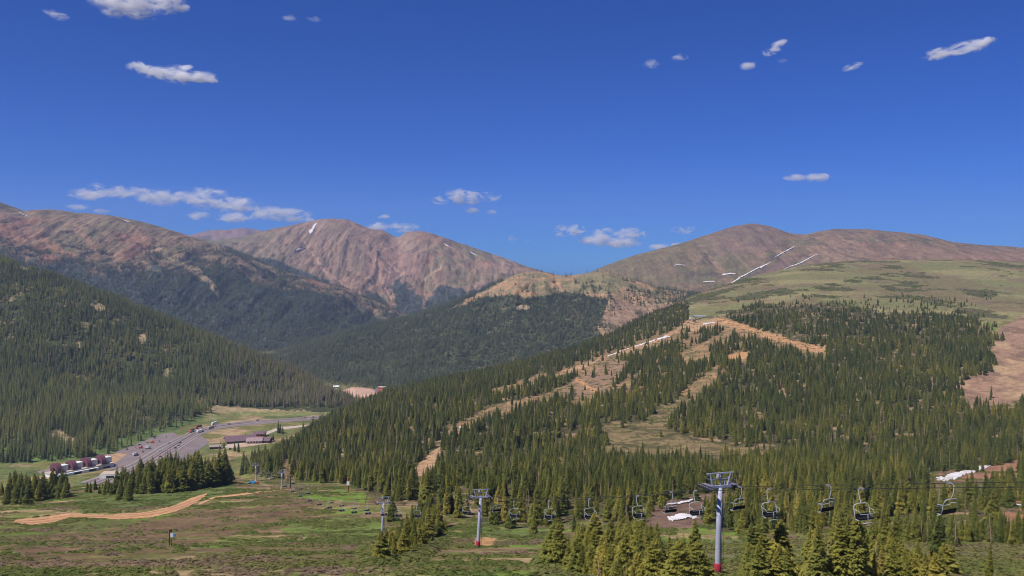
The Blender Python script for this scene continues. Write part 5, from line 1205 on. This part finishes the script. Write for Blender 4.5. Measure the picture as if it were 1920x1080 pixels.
pole(204, 874, 848, VF, 'thin pole on the bare island beside the parking lot'); pole(508, 834, 800, VF, 'tall pole at the right end of the lodge'); pole(540, 905, 872, HL, 'dark pole right of the far lift towers', r=0.3)
m = MB()
for i in range(9):
    p = hit(HL, 430 + i * 11, 904 - i * 0.6); m.tube([p + Vector((0, 0, -0.4)), p + Vector((0, 0, 1.5))], 0.09, 5)
    if i: m.tube([q + Vector((0, 0, 1.3)), p + Vector((0, 0, 1.3))], 0.06, 4); m.tube([q + Vector((0, 0, 0.7)), p + Vector((0, 0, 0.7))], 0.06, 4)
    q = p
tag(m.build('fence', [principled('fence_wood', lin(176, 128, 120), 0.9)]), 'low pinkish rail fence at the meadow edge by the blue tarp', 'fence')
# conifers dotted round the lodge
for i, (px, py, h) in enumerate(((440, 846, 14), (447, 848, 17), (497, 823, 13), (522, 812, 20), (526, 812, 16), (530, 814, 13), (414, 838, 9), (420, 840, 11), (512, 826, 12))):
    p = hit(VF, px, py); o = empty('conifer_tree', p, i); o.scale = (h, h, h); w = 'right of the lodge' if px > 480 else 'left below the lodge'
    tag(o, 'small conifer standing ' + w, 'tree', 'conifers ' + w); link('trunk', TRUNK, o); c = link('crown', CROWN[[0, 2, 4][i % 3]][0], o); c['tint'] = 0.25

# ------------------------------------------------------------------ clouds: real volumes far beyond the mountains
def cloud(px, py, puffs, label, D=15000, dens=0.004, group=None, tilt=0.0, rough=1.0):
    """puffs: (dx, dy, rx, ry) in picture pixels round (px, py)"""
    S = D / F; cx = (px - CX) * S; cz = (HZ - py) * S
    x0 = min(p[0] - p[2] for p in puffs) * S * 1.15; x1 = max(p[0] + p[2] for p in puffs) * S * 1.15
    z0 = min(-p[1] - p[3] for p in puffs) * S * 1.3; z1 = max(-p[1] + p[3] for p in puffs) * S * 1.3
    dy = max(p[2] for p in puffs) * S * 0.7 + 30
    m = MB(); m.box(((x0 + x1) / 2, 0, (z0 + z1) / 2), (x1 - x0, 2 * dy, z1 - z0))
    mat = bpy.data.materials.new('cloud_vapour'); mat.use_nodes = True; nt = mat.node_tree; N = nt.nodes; L = nt.links; N.clear()
    out = N.new('ShaderNodeOutputMaterial'); pv = N.new('ShaderNodeVolumePrincipled'); L.new(pv.outputs[0], out.inputs['Volume'])
    pv.inputs['Color'].default_value = (0.97, 0.96, 0.97, 1); pv.inputs['Anisotropy'].default_value = 0.0
    tc = N.new('ShaderNodeTexCoord')
    nz = N.new('ShaderNodeTexNoise'); nz.inputs['Scale'].default_value = 1 / (17 * S * rough); nz.inputs['Detail'].default_value = 8; nz.inputs['Roughness'].default_value = 0.7; nz.inputs['Distortion'].default_value = 0.8
    mp = N.new('ShaderNodeMapping'); mp.inputs['Scale'].default_value = (0.6, 0.6, 1.25); mp.inputs['Location'].default_value = (px * 37.0, py * 11.0, px * 5.0); L.new(tc.outputs['Object'], mp.inputs['Vector']); L.new(mp.outputs[0], nz.inputs['Vector'])
    cur = None
    for (dx, dyp, rx, ry) in puffs:
        sb = N.new('ShaderNodeVectorMath'); sb.operation = 'SUBTRACT'; sb.inputs[1].default_value = (dx * S, 0, -dyp * S); L.new(tc.outputs['Object'], sb.inputs[0])
        ml = N.new('ShaderNodeVectorMath'); ml.operation = 'MULTIPLY'; ml.inputs[1].default_value = (1 / (rx * S), 1 / (rx * S * 0.7 + 25), 1 / (ry * S)); L.new(sb.outputs[0], ml.inputs[0])
        ln = N.new('ShaderNodeVectorMath'); ln.operation = 'LENGTH'; L.new(ml.outputs[0], ln.inputs[0])
        iv = N.new('ShaderNodeMath'); iv.operation = 'SUBTRACT'; iv.inputs[0].default_value = 1.0; L.new(ln.outputs['Value'], iv.inputs[1])
        if cur is None: cur = iv.outputs[0]
        else:
            mx = N.new('ShaderNodeMath'); mx.operation = 'MAXIMUM'; L.new(cur, mx.inputs[0]); L.new(iv.outputs[0], mx.inputs[1]); cur = mx.outputs[0]
    # density rises where falloff + noise passes a threshold
    nm = N.new('ShaderNodeMath'); nm.operation = 'MULTIPLY_ADD'; nm.inputs[1].default_value = 5.6; nm.inputs[2].default_value = -2.95; L.new(nz.outputs['Fac'], nm.inputs[0])
    ad = N.new('ShaderNodeMath'); ad.operation = 'ADD'; L.new(cur, ad.inputs[0]); L.new(nm.outputs[0], ad.inputs[1])
    mr = N.new('ShaderNodeMapRange'); mr.interpolation_type = 'SMOOTHSTEP'; mr.inputs[1].default_value = 0.05; mr.inputs[2].default_value = 1.3; mr.inputs[3].default_value = 0; mr.inputs[4].default_value = 1; L.new(ad.outputs[0], mr.inputs[0])
    gt = N.new('ShaderNodeMapRange'); gt.interpolation_type = 'SMOOTHSTEP'; gt.inputs[1].default_value = 0.0; gt.inputs[2].default_value = 0.35; L.new(cur, gt.inputs[0])
    mu = N.new('ShaderNodeMath'); mu.operation = 'MULTIPLY'; L.new(mr.outputs[0], mu.inputs[0]); L.new(gt.outputs[0], mu.inputs[1])
    m2 = N.new('ShaderNodeMath'); m2.operation = 'MULTIPLY'; m2.inputs[1].default_value = 3.2 * dens * 15000 / D; L.new(mu.outputs[0], m2.inputs[0])
    L.new(m2.outputs[0], pv.inputs['Density'])
    o = m.build('cloud', [mat]); o.location = (cx, D, cz); o.rotation_euler = (0, tilt, 0); tag(o, label, 'cloud', group)
    return o
cloud(262, 4, [(-60, -6, 45, 24), (-10, 0, 70, 34), (45, -2, 50, 28), (75, 10, 22, 12), (-50, 22, 30, 12), (0, 22, 40, 14)], 'large grey-white cloud cut by the top edge at left', 12000, 0.005)
cloud(322, 138, [(-60, -12, 30, 12), (-25, -2, 45, 15), (15, 2, 45, 20), (55, 6, 35, 14), (28, -8, 22, 12), (75, 14, 14, 8)], 'long white cloud tilted down to the right, high at left', 12000, 0.006)
cloud(107, 28, [(-8, -4, 22, 10), (8, 4, 18, 10)], 'small faint cloud wisp in the top left corner', 12000, 0.002)
cloud(560, 33, [(-20, 0, 26, 7), (28, 2, 20, 8)], 'faint pair of thin wisps near the top, left of centre', 12000, 0.0010)
cloud(1453, 89, [(-8, 5, 22, 10), (10, -5, 20, 9)], 'small bright cloud tilted up to the right in the upper right', 12000, 0.005, tilt=-0.25)
cloud(1400, 124, [(0, 0, 20, 9), (8, -2, 12, 8)], 'tiny white cloud just below left of the tilted one', 12000, 0.004)
cloud(1465, 115, [(0, 0, 14, 7)], 'tiny wisp directly below the tilted cloud', 12000, 0.002)
cloud(1221, 120, [(0, 0, 22, 11)], 'faint wisp at the left end of the upper right clouds', 12000, 0.0014)
cloud(1274, 108, [(0, 0, 17, 9), (14, -2, 8, 6)], 'tiny cloud between the faint wisp and the tilted cloud', 12000, 0.0025)
cloud(1598, 125, [(-4, 2, 20, 8), (10, -3, 14, 6)], 'small cloud between the tilted cloud and the long right one', 12000, 0.004, tilt=-0.15)
cloud(1800, 91, [(-35, 5, 40, 13), (10, 0, 45, 15), (45, -6, 30, 11)], 'long flat white cloud in the top right', 12000, 0.006, tilt=-0.12)
cloud(1516, 333, [(-25, 0, 28, 8), (15, 0, 32, 10), (28, -3, 16, 7)], 'flat little cloud above the right mountain', 13000, 0.0035)
cloud(300, 372, [(-125, -8, 60, 14), (-65, -10, 60, 16), (0, -2, 60, 20), (80, 0, 60, 26), (135, 12, 60, 20), (-120, -22, 20, 12)], 'wide cloud bank over the left mountain', 15500, 0.0045)
cloud(440, 408, [(-70, -3, 34, 10), (0, 0, 44, 13), (60, -8, 50, 18), (105, -4, 50, 17), (135, 4, 24, 9)], 'lower broken cloud bank left of the central summit', 15000, 0.0045)
cloud(147, 388, [(0, 0, 27, 8), (45, 8, 22, 6)], 'small cloud under the left end of the wide bank', 15500, 0.003)
cloud(862, 371, [(-35, 5, 24, 12), (-5, -2, 30, 19), (22, 0, 24, 17), (55, -2, 28, 12)], 'puffy white cloud over the valley gap, left of two', 15000, 0.006)
cloud(886, 393, [(0, 0, 20, 9), (36, 5, 14, 7)], 'two small puffs below the puffy cloud', 15000, 0.0035)
cloud(1064, 430, [(-10, 2, 22, 15), (14, 1, 24, 13)], 'small puffy cloud above the valley gap', 16000, 0.006)
cloud(1148, 446, [(-45, 4, 30, 12), (-10, 0, 45, 22), (35, -4, 32, 20), (20, 10, 50, 12)], 'big puffy cloud low over the valley gap', 16000, 0.0055)
cloud(1281, 431, [(0, 0, 29, 11)], 'single small cloud left of the right summit', 16000, 0.005)
cloud(735, 428, [(-30, -2, 32, 12), (20, 0, 36, 14), (-16, -22, 15, 7)], 'cloud showing behind the notch of the central mountain', 16000, 0.005)
cloud(1240, 463, [(0, 0, 28, 9), (30, -4, 20, 8)], 'cloud rising just behind the ridge left of the right summit', 16500, 0.0045)
cloud(966, 446, [(-4, 0, 16, 8), (20, 4, 13, 6)], 'faint tiny cloud in the middle of the gap', 16000, 0.0022)

# ------------------------------------------------------------------ air
m = MB(); m.box((0, 4600, 80), (21000, 10000, 1000)); hz_ = m.build('haze', [])
mat = bpy.data.materials.new('air_haze'); mat.use_nodes = True; nt = mat.node_tree; nt.nodes.clear()
out = nt.nodes.new('ShaderNodeOutputMaterial'); pv = nt.nodes.new('ShaderNodeVolumePrincipled'); nt.links.new(pv.outputs[0], out.inputs['Volume'])
pv.inputs['Color'].default_value = (0.50, 0.66, 1.0, 1); pv.inputs['Density'].default_value = 5.2e-5; pv.inputs['Anisotropy'].default_value = 0.2
hz_.data.materials.append(mat); hz_['kind'] = 'stuff'

# ------------------------------------------------------------------ light, sky, camera
SUN_EL = math.radians(56); to_sun = Vector((-0.80, -0.60, 0)).normalized() * math.cos(SUN_EL) + Vector((0, 0, math.sin(SUN_EL)))
sd = bpy.data.lights.new('sun', 'SUN'); sd.energy = 4.8; sd.angle = math.radians(0.5); sd.color = (1.0, 0.95, 0.87)
so = bpy.data.objects.new('sun', sd); COL.objects.link(so); so.rotation_euler = to_sun.to_track_quat('Z', 'Y').to_euler(); so.location = to_sun * 500
w = bpy.data.worlds.new('World'); SC.world = w; w.use_nodes = True; nt = w.node_tree; N = nt.nodes; L = nt.links
bg = N['Background']; sky = N.new('ShaderNodeTexSky'); sky.sky_type = 'NISHITA'; sky.sun_disc = False
sky.sun_elevation = SUN_EL; sky.sun_rotation = math.atan2(to_sun.x, to_sun.y); sky.altitude = 3500; sky.air_density = 1.0; sky.dust_density = 0.0; sky.ozone_density = 6.0
vm = N.new('ShaderNodeVectorMath'); vm.operation = 'MULTIPLY'; vm.inputs[1].default_value = (0.135, 0.365, 0.86); L.new(sky.outputs[0], vm.inputs[0]); L.new(vm.outputs[0], bg.inputs['Color']); bg.inputs['Strength'].default_value = 0.1
cd = bpy.data.cameras.new('camera'); co = bpy.data.objects.new('camera', cd); COL.objects.link(co)
cd.sensor_width = 36; cd.lens = 36 * F / 1920; cd.shift_y = -50 / 1920; cd.clip_start = 0.5; cd.clip_end = 60000
co.rotation_euler = (math.radians(90), 0, 0); SC.camera = co
SC.view_settings.view_transform = 'Standard'; SC.view_settings.look = 'None'; SC.view_settings.exposure = 0.17; SC.view_settings.gamma = 1
SC.cycles.volume_bounces = 8; SC.cycles.max_bounces = 10; SC.cycles.diffuse_bounces = 2; SC.cycles.volume_step_rate = 1.0; SC.cycles.volume_max_steps = 128
SC.cycles.use_denoising = True; SC.cycles.denoising_input_passes = 'RGB_ALBEDO_NORMAL'; SC.cycles.denoising_prefilter = 'ACCURATE'; SC.cycles.use_adaptive_sampling = False; SC.cycles.pixel_filter_type = 'BLACKMAN_HARRIS'; SC.cycles.filter_width = 1.0
